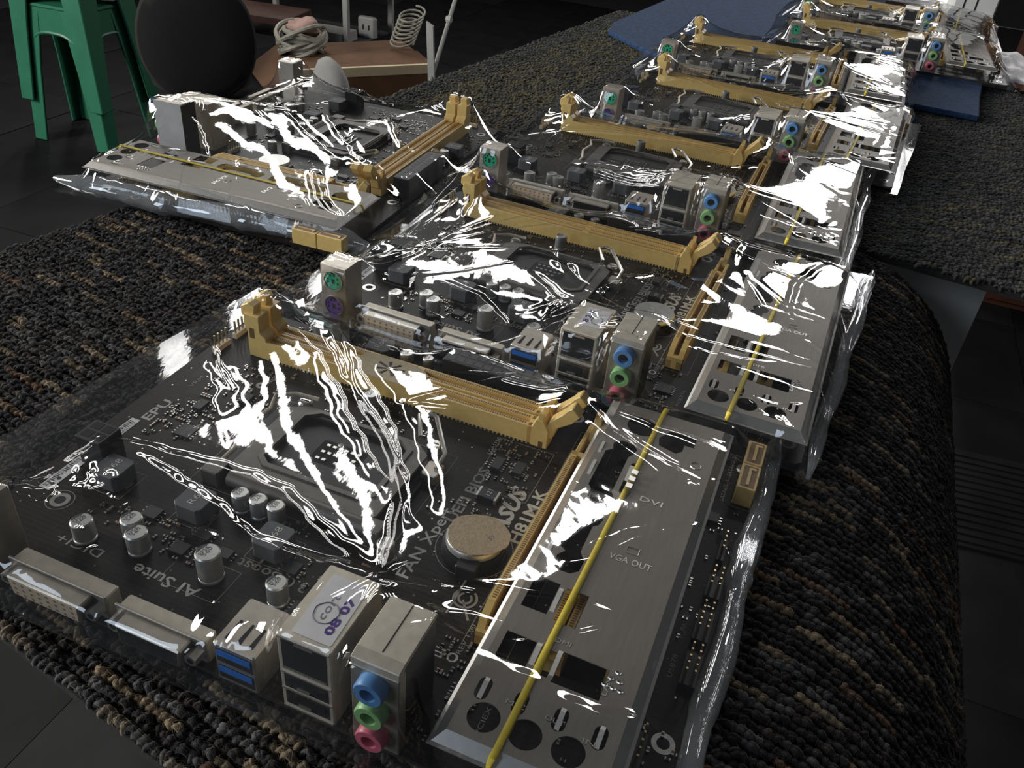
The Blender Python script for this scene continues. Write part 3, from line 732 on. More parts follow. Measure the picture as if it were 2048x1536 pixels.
    chip(170, 20, 7, 7, 1.1, True, txt='ALC'); chip(196, 110, 16, 16, 1.5, False, txt='H81', sz=3); chip(198, 84, 10, 14, 1.4, True); chip(222, 128, 5, 5, 1.6, True); chip(63, 31, 6, 5, 1.4, True)
    chip(112, 24, 8, 8, 1.1, True); chip(185, 146, 5, 8, 1.6, True)
    c = B(MB().box(143, 149.5, 101, 106, .05, 2.0, c=.2), 'resistor', M['black']); text('121', 147.4, 101.7, 2.05, H90, 1.9, M['silk'], c, width=3.4)
    B(MB().box(142.2, 143.1, 100.8, 106.2, .05, 1.9), 'end_cap', M['solder'], c); B(MB().box(149.4, 150.3, 100.8, 106.2, .05, 1.9), 'end_cap', M['solder'], c)
    # --- surface mounted parts too small and many to take apart
    m = MB(); r = random.Random(21)
    def smd(x, y, horiz, l=1.6, w=.8):
        a, b = (l, w) if horiz else (w, l); k = r.choice((0, 0, 1))
        m.box(x, x + a, y, y + b, .02, .55, k)
        if horiz: m.box(x - .02, x + .35, y - .04, y + b + .04, .02, .6, 2); m.box(x + a - .35, x + a + .02, y - .04, y + b + .04, .02, .6, 2)
        else: m.box(x - .04, x + a + .04, y - .02, y + .35, .02, .6, 2); m.box(x - .04, x + a + .04, y + b - .35, y + b + .02, .02, .6, 2)
    for (x0, x1, y0, y1, n) in [(12, 34, 74, 100, 60), (14, 44, 104, 136, 60), (137, 158, 108, 137, 60), (128, 150, 88, 98, 12), (24, 70, 30, 42, 40), (88, 128, 36, 48, 26),
                               (176, 232, 70, 140, 60), (160, 178, 6, 40, 36), (60, 110, 118, 137, 26), (22, 60, 160, 171, 26), (153, 164, 160, 171, 8), (60, 76, 28, 36, 16), (196, 236, 6, 38, 30), (85, 105, 66 - 9, 62, 8)]:
        for i in range(n):
            smd(round(r.uniform(x0, x1) / 1.3) * 1.3, round(r.uniform(y0, y1) / 2.1) * 2.1, r.random() < .5)
    tag(B(m, 'surface_mount_parts', [M['black'], M['copper'], M['solder']]), kind='stuff')
    m = MB()
    for i in range(150):
        x, y = r.choice([(r.uniform(176, 236), r.uniform(4, 140)), (r.uniform(0, 60), r.uniform(64, 138)), (r.uniform(120, 165), r.uniform(28, 138))])
        m.add([(x + .38 * math.cos(a), y + .38 * math.sin(a), .05) for a in (0, 1.05, 2.1, 3.14, 4.19, 5.24)], [tuple(range(6))])
    tag(B(m, 'solder_points', M['solder']), kind='stuff')
    # --- printed lettering and outlines
    T = lambda s, x, y, rz, size, w, mt='silk', **k: text(s, x, y, .06, rz, size, M[mt], root, width=w, **k)
    T('EPU', 10.4, 82, H90, 4.3, 14, bold=.12); T('UEFI BIOS', 141.2, 85.5, H90, 4.4, 32, 'dimsilk', bold=.1)
    T('FAN Xpert', 138.4, 55, H90, 4.6, 36, bold=.08)
    T('ASUS', 158.6, 88, H90, 6.2, 27, shear=.35, bold=.35); T('H81M-K', 165.3, 86, H90, 4.7, 30, bold=.14)
    T('LGA1150', 137.3, 126, H90, 1.7, 11.5); T('N13219', 36.2, 125, H90, 1.7, 9); T('AI Suite', 83.0, 23.0, H180, 4.4, 25, bold=.08)
    T('USB 3.0 Boost', 126, 39.5, H180, 4.2, 40, 'dimsilk', bold=.05); T('REV 1.00', 166.6, 36, H90, 1.7, 12, 'dimsilk'); T('PCIEX16', 182.5, 14, H90, 1.6, 13, 'dimsilk')
    T('SATA6G_1', 226.6, 142, H90, 1.7, 13); T('SATA6G_2', 226.6, 158, H90, 1.7, 13); T('F_PANEL', 226.8, 72, H90, 1.6, 12, 'dimsilk'); T('USB78', 227, 56, H90, 1.6, 9, 'dimsilk')
    T('0E', 167, 36, H180, 3.6, 8); T('DDR3', 60, 136.2, 0, 1.8, 9, 'dimsilk'); T('VRM', 10, 108, H90, 2.0, 8, 'dimsilk'); T('DIGI+', 46, 22.5, H180, 3.6, 18, 'dimsilk')
    def ring(x, y, r0, r1, a0=0, a1=360, n=28):
        m = MB(); vs = []
        for k in range(n + 1):
            a = math.radians(a0 + (a1 - a0) * k / n); vs += [(x + r0 * math.cos(a), y + r0 * math.sin(a), .06), (x + r1 * math.cos(a), y + r1 * math.sin(a), .06)]
        return m.add(vs, [(2 * k, 2 * k + 2, 2 * k + 3, 2 * k + 1) for k in range(n)])
    B(ring(bx, by, 13.2, 13.5), 'printed_ring', M['dimsilk'])
    m = ring(158.8, 56.5, 3.4, 4.2, 120, 420); m2 = ring(158.8, 56.5, 1.7, 2.5, 120, 420)
    m.add(m2.v, m2.f); B(m, 'printed_mark', M['dimsilk'])
    B(MB().add([(155.5, 48.5, .06), (156.2, 48.5, .06), (156.2, 65, .06), (155.5, 65, .06), (163, 48.5, .06), (163.7, 49, .06), (158.6, 56, .06), (158.2, 55.4, .06)], [(0, 1, 2, 3), (4, 5, 6, 7)]), 'printed_mark', M['dimsilk'])
    m = ring(33.6, 122.4, .75, 2.1); B(m, 'printed_mark', M['silk'])
    B(ring(14.8, 34, 4.6, 4.85), 'printed_ring', M['dimsilk']); B(ring(31.3, 88.5, 2.2, 3.0), 'printed_ring', M['dimsilk'])
    def outline(x0, x1, y0, y1, w=.22):
        m = MB()
        for a, b, c, d in ((x0, x1, y0, y0 + w), (x0, x1, y1 - w, y1), (x0, x0 + w, y0, y1), (x1 - w, x1, y0, y1)): m.add([(a, c, .055), (b, c, .055), (b, d, .055), (a, d, .055)], [(0, 1, 2, 3)])
        B(m, 'printed_outline', M['dimsilk'])
    outline(17, 32, 43, 57); outline(53, 67, 43, 57); outline(86, 101, 40, 54); outline(137.5, 160, 106.5, 138); outline(46, 127, 62, 119); outline(165, 180, 40, 157); outline(226, 238 - 1.5, 141, 174 - 1.5); outline(68, 90, 20, 34)
    # --- white bar-code stickers
    def sticker(x0, x1, y0, y1, dots):
        s = B(MB().box(x0, x1, y0, y1, .03, .12), 'barcode_sticker', M['white'])
        m = MB(); q = random.Random(int(y0)); y = y0 + 1.2
        while y < y1 - 1.5:
            w = q.choice((.2, .3, .5)); m.add([(x0 + .5, y, .15), (x0 + (x1 - x0) * .55, y, .15), (x0 + (x1 - x0) * .55, y + w, .15), (x0 + .5, y + w, .15)], [(0, 1, 2, 3)]); y += w + q.choice((.25, .4))
        B(m, 'barcode', M['ink'], s)
        if dots:
            for y in (y0 + 3, y0 + 6): B(MB().cyl((x1 - 1.5, y, .12), .75, .04, n=14), 'pen_dot', M['ink'], s)
        else: text('D9M0AG1172', x1 - .4, y0 + 1, .16, H90, 1.2, M['ink'], s, width=(y1 - y0) * .8)
    sticker(3.2, 7.8, 36, 55, True); sticker(3.6, 7.6, 66, 81, False)
    return root

def make_shield():
    """the loose back plate lying over the expansion slots, in the board's frame"""
    root = empty('back_plate'); X0, X1, Y0, Y1, Z = 177.0, 219.4, 4.0, 166.0, 13.9
    cx = lambda u: u
    holes = []
    for x, y in ((184.4, 11.2), (196.2, 11.2), (208, 11.4)): holes.append(circ(x, y, 4.5, 26))
    bars = []
    for x, y in ((180.8, 19.2), (191.6, 19.2), (203.0, 19.2), (214.2, 18.6)): holes.append(slot(x - 1.9, x + 1.9, y - 3.7, y + 3.7)); bars.append((x, y - 3.2, y + 3.7, .7))
    holes += [rect(179.3, 188.6, 30.4, 40), rect(196.6, 210.6, 29.0, 40), rect(179.2, 187.4, 50.5, 63.6), rect(189.8, 197.0, 49.0, 62.8), rect(190.6, 195.4, 29.8, 39)]
    bars += [(189.7, 31, 40, .75), (196.0, 30, 40, .7), (188.4, 51, 62, .7)]
    holes += [[(188.5, 68.8), (184.2, 68.8), (182.2, 71), (182.2, 75), (184, 77.5), (181, 79.5), (181, 92.2), (184, 94), (182.8, 97), (184.6, 99.6), (189, 99.6), (191, 97), (190.2, 93.5), (188.6, 92.2), (188.6, 79.5), (191, 76), (190.8, 71)]]
    holes += [[(184.5, 104.2), (182.2, 106), (182.2, 110), (180.6, 112), (180.6, 133), (182.8, 135), (182, 139), (184.5, 141.6), (189.2, 141.6), (191.4, 139), (190.6, 135), (189.4, 133), (189.4, 112), (191, 109), (190, 105)]]
    bars += [(178.9, 72, 84, .7), (178.9, 116, 126, .6), (192.2, 120, 129, .7), (178.6, 130, 138, .55)]
    holes += [circ(189.4, 154, 6.1, 30), [(197, 150), (198, 145.5), (205, 143.5), (207, 146), (207, 150), (210.6, 150), (210.6, 156), (206, 156.5), (200, 156)], slot(191.4, 195, 112, 131)]
    o = flat_with_holes('plate', rect(X0, X1, Y0, Y1), holes, Z, .35, M['plate'], root)
    # flared rim on the four sides
    f, dz = 2.9, 3.2
    m = MB()
    i = [(X0, Y0), (X1, Y0), (X1, Y1), (X0, Y1)]; a = [(X0 - .7, Y0 - .7), (X1 + .7, Y0 - .7), (X1 + .7, Y1 + .7), (X0 - .7, Y1 + .7)]; b = [(X0 - f, Y0 - f), (X1 + f, Y0 - f), (X1 + f, Y1 + f), (X0 - f, Y1 + f)]; c = [(X0 - f - 1, Y0 - f - 1), (X1 + f + 1, Y0 - f - 1), (X1 + f + 1, Y1 + f + 1), (X0 - f - 1, Y1 + f + 1)]
    rings = [[(x, y, Z + .17) for x, y in i], [(x, y, Z - .5) for x, y in a], [(x, y, Z - dz + .5) for x, y in b], [(x, y, Z - dz + .2) for x, y in c], [(x, y, Z - dz) for x, y in c]]
    vs = [v for r in rings for v in r]
    fs = [(k * 4 + j, k * 4 + (j + 1) % 4, k * 4 + 4 + (j + 1) % 4, k * 4 + 4 + j) for k in range(4) for j in range(4)]
    m.add(vs, fs); m.build('rim', M['bright'], root)
    for x, y0, y1, w in bars:
        MB().prism([(y0, Z + .1), (y1 - 1.5, Z + .75), (y1, Z + .2), (y1, Z - .2), (y0, Z - .2)], 'x', x - w, x + w).build('spring_tab', M['tab'], root)
    for y in (123.5, 119.6, 115.6):
        MB().prism([(192.6, Z), (193.2, Z + 2.4), (195.4, Z + 2.2), (195.6, Z)], 'y', y - 1.2, y + 1.2).build('contact_finger', M['bright'], root)
    for s, x, y, z, w, h in (('DVI', 199, 112, 0, 8, 2.6), ('VGA OUT', 197.5, 81, 0, 14, 2.8), ('HDMI', 190.6, 42.2, 0, 7, 1.8), ('LAN', 212, 31, H90, 6, 1.6), ('MIC', 187.6, 17.5, 0, 5.4, 1.6), ('OUT', 199, 17.5, 0, 5.4, 1.6), ('IN', 210, 15.4, 0, 3.4, 1.6)):
        text(s, x, y, Z + .24, z, h, M['bright'], root, width=w, thick=.06, name='embossed_text')
    def emblem(pts, closed=True): MB().tube(pts, .22, 5, closed=closed).build('embossed_mark', M['bright'], root)
    emblem([(213.5 + 2 * math.cos(t), 140 + 2 * math.sin(t), Z + .2) for t in [k * math.pi / 6 for k in range(12)]])
    emblem([(202, 86, Z + .2), (206, 86, Z + .2), (206, 88.6, Z + .2), (202, 88.6, Z + .2)])
    for k, (x, y) in enumerate([(213, 40), (211.6, 37.5), (214.2, 37.2), (210.6, 34.8), (213, 34.6), (215.2, 34.4)]):
        emblem([(x + .8 * math.cos(t), y + .5 * math.sin(t), Z + .2) for t in [q * math.pi / 4 for q in range(8)]])
    return root

def make_band():
    """rubber band stretched lengthwise around the plate"""
    Z = 14.3; m = MB()
    P = [(191.0, 1.2), (191.2, 4), (192.0, 40), (193.6, 110), (195.0, 166), (195.2, 169.2)]
    top = [(x, y, Z + .25) for x, y in P]
    path = [(190.6, -.4, Z - 2.2)] + top + [(195.4, 170.6, Z - 2.0), (195.3, 170.2, Z - 3.9), (194.6, 150, Z - 2.7), (192, 40, Z - 2.7), (190.7, 1, Z - 3.9)]
    return m.tube(path, 1.0, 8, closed=True, flat=.35).build('rubber_band', M['band'], smooth=True)

boards, plates, bands = [], [], []
PLACES = [  # x, y, z, turn, words
    (0, 0, 0, 0, 'nearest motherboard of the row, with a white 08 07 sticker on its port block'),
    (14.3, 184.7, 0.3, -.027, 'second motherboard of the row, behind the nearest, with a scribbled sticker on its port block'),
    (13.3, 368.2, 0.3, -.011, 'third motherboard of the row, just behind the one with the scribbled sticker'),
    (38.9, 547.0, 0.3, -.05, 'fourth motherboard of the row, last one before the blue mat'),
    (41.5, 722.0, 3.0, 0.0, 'fifth motherboard of the row, at the near edge of the blue mat'),
    (139.3, 903.0, 4.4, .028, 'sixth motherboard of the row, on the blue mat in front of the last one'),
    (132.6, 1088.0, 4.4, -.05, 'furthest motherboard of the row, at the back of the blue mat'),
    (-182, 472, 0.3, math.radians(-88), 'motherboard lying apart from the row, turned sideways with its memory slots to the right'),
]
proto, splate, sband = make_board(), make_shield(), make_band()
SNAP = list(bpy.data.objects)
SHORT = ['nearest', 'second', 'third', 'fourth', 'fifth', 'sixth', 'furthest', 'sideways']
PL = ['in the nearest bag, over its expansion slots', 'in the second bag of the row', 'in the third bag of the row', 'in the fourth bag, before the blue mat',
      'in the fifth bag, at the mat edge', 'in the sixth bag, on the blue mat', 'in the furthest bag of the row', 'in the bag lying apart from the row']
for i, (x, y, z, a, words) in enumerate(PLACES):
    b, p, r = (proto, splate, sband) if i == 0 else (copy_tree(proto), copy_tree(splate), copy_tree(sband))
    for o in (b, p, r): o.location = (x * S, y * S, z * S); o.rotation_euler = (0, 0, a)
    if i in (1, 2, 3, 4):   # these plates lie further out over the last slots
        k = (0, 13.5, 14, 10, 9)[i]
        p.location = r.location = ((x + k * math.cos(a) + 2 * math.sin(a)) * S, (y + k * math.sin(a) - 2 * math.cos(a)) * S, (z + .5) * S)
    if i == 7:   # this plate lies further out, past the board's edge
        p.location = r.location = ((x - 2) * S, (y - 7) * S, z * S); 
    tag(b, words, 'motherboard', 'motherboards packed in clear bags'); boards.append(b)
    tag(p, 'metal port back plate ' + PL[i], 'back plate', 'back plates packed with the boards'); plates.append(p)
    tag(r, 'yellow rubber band along the metal plate ' + PL[i], 'rubber band', 'rubber bands around the back plates'); bands.append(r)

# stickers and tape only some of the boards carry
def find(b, n): return [o for o in bpy.data.objects if o.parent == b and o.name.split('.')[0] == n][0]
lan = find(boards[0], 'network_port')
s = MB().prism([(133.0, 2.2), (144.0, 2.2), (144.4, 2.6), (143.6, 23.4), (143, 23.8), (132.4, 23.8), (132, 23.4), (132.6, 2.6)], 'z', 30.62, 30.74).build('paper_sticker', M['white'], lan)
s['label'] = 'white paper sticker stamped 08 07 with a circled scribble'
text('08 07', 142.6, 5.0, 30.8, H90, 2.5, M['purple_ink'], lan, width=13.5, bold=.12)
text('cort', 138.2, 8.2, 30.8, H90, 2.6, M['grey_ink'], lan, width=9, shear=.2, name='pen_writing')
MB().tube([(137.4 + 3.4 * math.cos(t) * (1 + .05 * math.sin(5 * t)), 11 + 3.6 * math.sin(t), 30.8) for t in [k * math.pi / 12 for k in range(24)]], .14, 4, closed=True).build('pen_circle', M['grey_ink'], lan)
lan = find(boards[1], 'network_port')
s = MB().prism([(134.5, 7), (144, 7), (144.4, 7.6), (144.4, 22.4), (143.9, 23), (134.5, 23), (134, 22.4), (134, 7.6)], 'z', 30.62, 30.74).build('paper_sticker', M['white'], lan)
s['label'] = 'white paper sticker with purple figures and a pen circle'
text('8 2', 137.6, 9.5, 30.8, H90, 2.6, M['purple_ink'], lan, width=6.5, bold=.1); text('W', 137.6, 18, 30.8, H90, 2.4, M['purple_ink'], lan, width=3, bold=.1)
MB().tube([(140.6 + 2.4 * math.cos(t), 13 + 3.2 * math.sin(t), 30.8) for t in [k * math.pi / 10 for k in range(20)]], .13, 4, closed=True).build('pen_circle', M['grey_ink'], lan)
# torn paper on the nearest coin cell
rp = random.Random(9); n = 40
prof = [(152.6 + (10.7 + .5 * math.sin(3 * t + .6) + rp.uniform(-.25, .25)) * math.cos(t) + .8, 78.0 + (9.6 + .5 * math.sin(2 * t) + rp.uniform(-.25, .25)) * math.sin(t)) for t in [2 * math.pi * k / n for k in range(n)]]
hold = find(boards[0], 'battery_holder')
o = MB().prism(prof, 'z', 6.72, 7.05).build('torn_paper_tape', M['tan'], hold); o['label'] = 'tan paper tape stuck over the coin cell'
text('57', 158, 77, 7.1, H90 * .6, 1.8, M['grey_ink'], hold, name='pen_writing')
# torn masking tape with a pen star on the nearest memory slot
ms = find(boards[0], 'memory_slot')
tp = [(66, 139.4), (78, 139.1), (90, 139.4), (96, 140.2), (99.6, 144), (97, 147.5), (98.4, 150), (94, 153.4), (86, 155.0), (74, 155.2), (66.5, 153.8), (64.8, 148), (65.8, 143)]
o = MB().prism(tp, 'z', 9.28, 9.42).build('masking_tape', M['tape'], ms); o['label'] = 'torn masking tape with a black pen star'
for k, (a, l) in enumerate([(0.2, 5.2), (1.0, 4.6), (1.9, 4.4), (2.7, 5.4), (3.6, 4.6), (4.4, 4.8), (5.3, 5.0)]):
    ca, sa = math.cos(a), math.sin(a)
    MB().tube([(81 + 1.4 * ca, 147.5 + 1.2 * sa, 9.5), (81 + (1.4 + l) * ca, 147.5 + (1.4 + l) * sa * .8, 9.5)], [.35, .75], 6, flat=.15).build('pen_stroke', M['ink'], ms)

ap = find(boards[7], 'audio_port')
MB().box(165.22, 165.55, .2, 20.6, .3, 34.3).build('side_cover', M['tin_side'], ap)['label'] = 'pale aluminium side cover'

# ------------------------------------------------------------------ clear film bags
OBST = [(-3, 237, 0, 173, .4), (10, 25, -2, 13, 28.4), (31, 67, -5, 8, 10.5), (71, 103, -5, 7.5, 10), (107, 121.5, -1, 17, 15.8), (129, 146, -1, 27, 31.1), (151, 166, -4.4, 21.5, 35),
        (12, 25, 139, 156, 22), (11.5, 21, 140, 155, 26.4), (24, 150, 139, 156, 9.8), (148, 157, 139, 156, 14), (158, 168, 140, 155, 23.2), (168, 177, 42, 131, 11.4), (168, 176, 131, 156, 16.3),
        (173, 223, 0, 170, 15.2), (229, 237, 142, 174, 9), (6, 18, 52, 63, 12.8), (19, 30, 44, 56, 7.6), (54, 66, 44, 56, 7.6), (88, 99, 41, 53, 7.6), (142, 163, 67, 88, 7.4), (50, 126, 63, 118, 7.2),
        (78, 85, 22.5, 30.5, 11.9), (99, 151, 161, 172, 13), (229, 235, 54, 105, 8.9), (1, 4, 133, 157, 8.9), (103, 110, 26, 33, 9.4), (45, 60, 22, 36, 9), (79, 86, 126, 133, 9), (60, 73, 159, 172, 7.6)]

def relax_sheet(corners, edge, pull, extra=(), hs=(8.0, 4.0, 2.0), its=(500, 250, 160), rim=-1.9):
    """height of a taut film over the board: a membrane held down at the bag's edge and lifted by what is under it"""
    (ax, ay), (bx, by), (cx, cy), (dx, dy) = corners      # near left, near right, far right, far left
    Lu = (math.hypot(bx - ax, by - ay) + math.hypot(cx - dx, cy - dy)) / 2; Lv = (math.hypot(dx - ax, dy - ay) + math.hypot(cx - bx, cy - by)) / 2
    Z = None
    for h, it in zip(hs, its):
        nu, nv = int(Lu / h) + 1, int(Lv / h) + 1
        U, V, X, Y = sheet_grid(corners, edge, nu, nv)
        O = np.full(X.shape, rim)
        for x0, x1, y0, y1, z in list(OBST) + list(extra):
            m = (X >= x0 - h * .3) & (X <= x1 + h * .3) & (Y >= y0 - h * .3) & (Y <= y1 + h * .3); O[m] = np.maximum(O[m], z + .5)
        O[0, :] = O[-1, :] = rim; O[:, 0] = O[:, -1] = rim
        Z = O.copy() if Z is None else np.maximum(resample(Z, nu, nv), O)
        Z[0, :] = Z[-1, :] = rim; Z[:, 0] = Z[:, -1] = rim
        for _ in range(it):
            A = .25 * (Z[:-2, 1:-1] + Z[2:, 1:-1] + Z[1:-1, :-2] + Z[1:-1, 2:]) + pull * h * h / 4
            Z[1:-1, 1:-1] = np.maximum(A, O[1:-1, 1:-1])
    return Z

def sheet_grid(corners, edge, nu, nv):
    (ax, ay), (bx, by), (cx, cy), (dx, dy) = corners
    U, V = np.meshgrid(np.linspace(0, 1, nu), np.linspace(0, 1, nv), indexing='ij')
    X = (1 - U) * (1 - V) * ax + U * (1 - V) * bx + U * V * cx + (1 - U) * V * dx
    Y = (1 - U) * (1 - V) * ay + U * (1 - V) * by + U * V * cy + (1 - U) * V * dy
    r = np.random.RandomState(edge)
    for k in range(1, 5):
        a = r.normal(0, 1.1 / k, 4); p = r.uniform(0, 6.28, 4)
        X = X + (1 - U) ** 3 * a[0] * np.sin(k * 3 * V + p[0]) + U ** 3 * a[1] * np.sin(k * 3 * V + p[1])
        Y = Y + (1 - V) ** 3 * a[2] * np.sin(k * 3 * U + p[2]) + V ** 3 * a[3] * np.sin(k * 3 * U + p[3])
    return U, V, X, Y

def resample(Z, nu, nv):
    a, b = Z.shape
    i = np.linspace(0, a - 1, nu); j = np.linspace(0, b - 1, nv)
    i0 = np.clip(i.astype(int), 0, a - 2); j0 = np.clip(j.astype(int), 0, b - 2); fi = (i - i0)[:, None]; fj = (j - j0)[None, :]
    return (Z[i0][:, j0] * (1 - fi) * (1 - fj) + Z[i0 + 1][:, j0] * fi * (1 - fj) + Z[i0][:, j0 + 1] * (1 - fi) * fj + Z[i0 + 1][:, j0 + 1] * fi * fj)

def blur(Z, n):
    for _ in range(n):
        P = np.pad(Z, 1, mode='edge'); Z = .5 * Z + .125 * (P[:-2, 1:-1] + P[2:, 1:-1] + P[1:-1, :-2] + P[1:-1, 2:])
    return Z

def noise(shape, step, lam, seed, stretch=1.0, ang=0.0):
    """smooth random field with wavelength about lam millimetres"""
    r = np.random.RandomState(seed); f = np.fft.rfft2(r.normal(size=shape))
    kx = np.fft.fftfreq(shape[0], step)[:, None]; ky = np.fft.rfftfreq(shape[1], step)[None, :]
    a = kx * math.cos(ang) + ky * math.sin(ang); b = (-kx * math.sin(ang) + ky * math.cos(ang)) * stretch
    k = np.sqrt(a * a + b * b) * lam
    g = np.exp(-((k - 1) / .55) ** 2); z = np.fft.irfft2(f * g, s=shape); return z / (z.std() + 1e-9)

def crease(Z, X, Y, pts, w, amp, jit, seed):
    """a fold pressed into the film along a polyline: a narrow ridge with a shallow trough on one side"""
    r = np.random.RandomState(seed)
    P = [np.array(p, float) for p in pts]; tot = sum(np.linalg.norm(b - a) for a, b in zip(P, P[1:])); run = 0.0
    best = np.full(Z.shape, 1e9); sd = np.zeros(Z.shape); tt = np.zeros(Z.shape)
    xm, xM = min(p[0] for p in P) - 6 * w, max(p[0] for p in P) + 6 * w; ym, yM = min(p[1] for p in P) - 6 * w, max(p[1] for p in P) + 6 * w
    ii, jj = np.where((X > xm) & (X < xM) & (Y > ym) & (Y < yM))
    if not len(ii): return Z
    x, y = X[ii, jj], Y[ii, jj]; best = np.full(x.shape, 1e9); sd = np.zeros(x.shape); tt = np.zeros(x.shape)
    for a, b in zip(P, P[1:]):
        d = b - a; L = np.linalg.norm(d) + 1e-9; d = d / L
        t = np.clip((x - a[0]) * d[0] + (y - a[1]) * d[1], 0, L)
        ex, ey = x - a[0] - t * d[0], y - a[1] - t * d[1]; dist = np.hypot(ex, ey); s = ex * -d[1] + ey * d[0]
        m = dist < best; best[m] = dist[m]; sd[m] = s[m]; tt[m] = (run + t[m]) / tot; run += L
    ph = r.uniform(0, 6.28, 3)
    off = jit * w * (.5 * np.sin(tt * tot / 5.0 + ph[0]) + .3 * np.sin(tt * tot / 2.1 + ph[1]))
    taper = np.clip(np.minimum(tt, 1 - tt) * 6 + .12, 0, 1)
    q = (np.sign(sd) * best + off) / w
    Z[ii, jj] += amp * taper * (np.exp(-np.abs(q) ** 1.5) - .45 * np.exp(-((q - 1.7) / 1.1) ** 2))
    return Z
# near left, near right, far right, far left corner in the board's frame; edge seed; puff
BAGS = {0: [((-37, -9), (240.5, -7), (242.5, 194), (-18, 192)), 1, .0022],
        1: [((-20, -2), (242, -9), (251, 203), (-17, 196)), 2, .0022],
        2: [((-22, -4), (243, -6), (246, 206), (-15, 190)), 3, .0024],
        3: [((-20, -6), (241, -7), (247, 190), (-18, 186)), 4, .0030],
        4: [((-18, -5), (243, -9), (250, 192), (-18, 188)), 5, .0030],
        5: [((-18, -6), (246, -8), (246, 188), (-17, 186)), 6, .0030],
        6: [((-18, -6), (244, -8), (247, 200), (-17, 190)), 7, .0030],
        7: [((-16, -12), (243, -14), (231, 186), (-6, 188)), 8, .0026]}
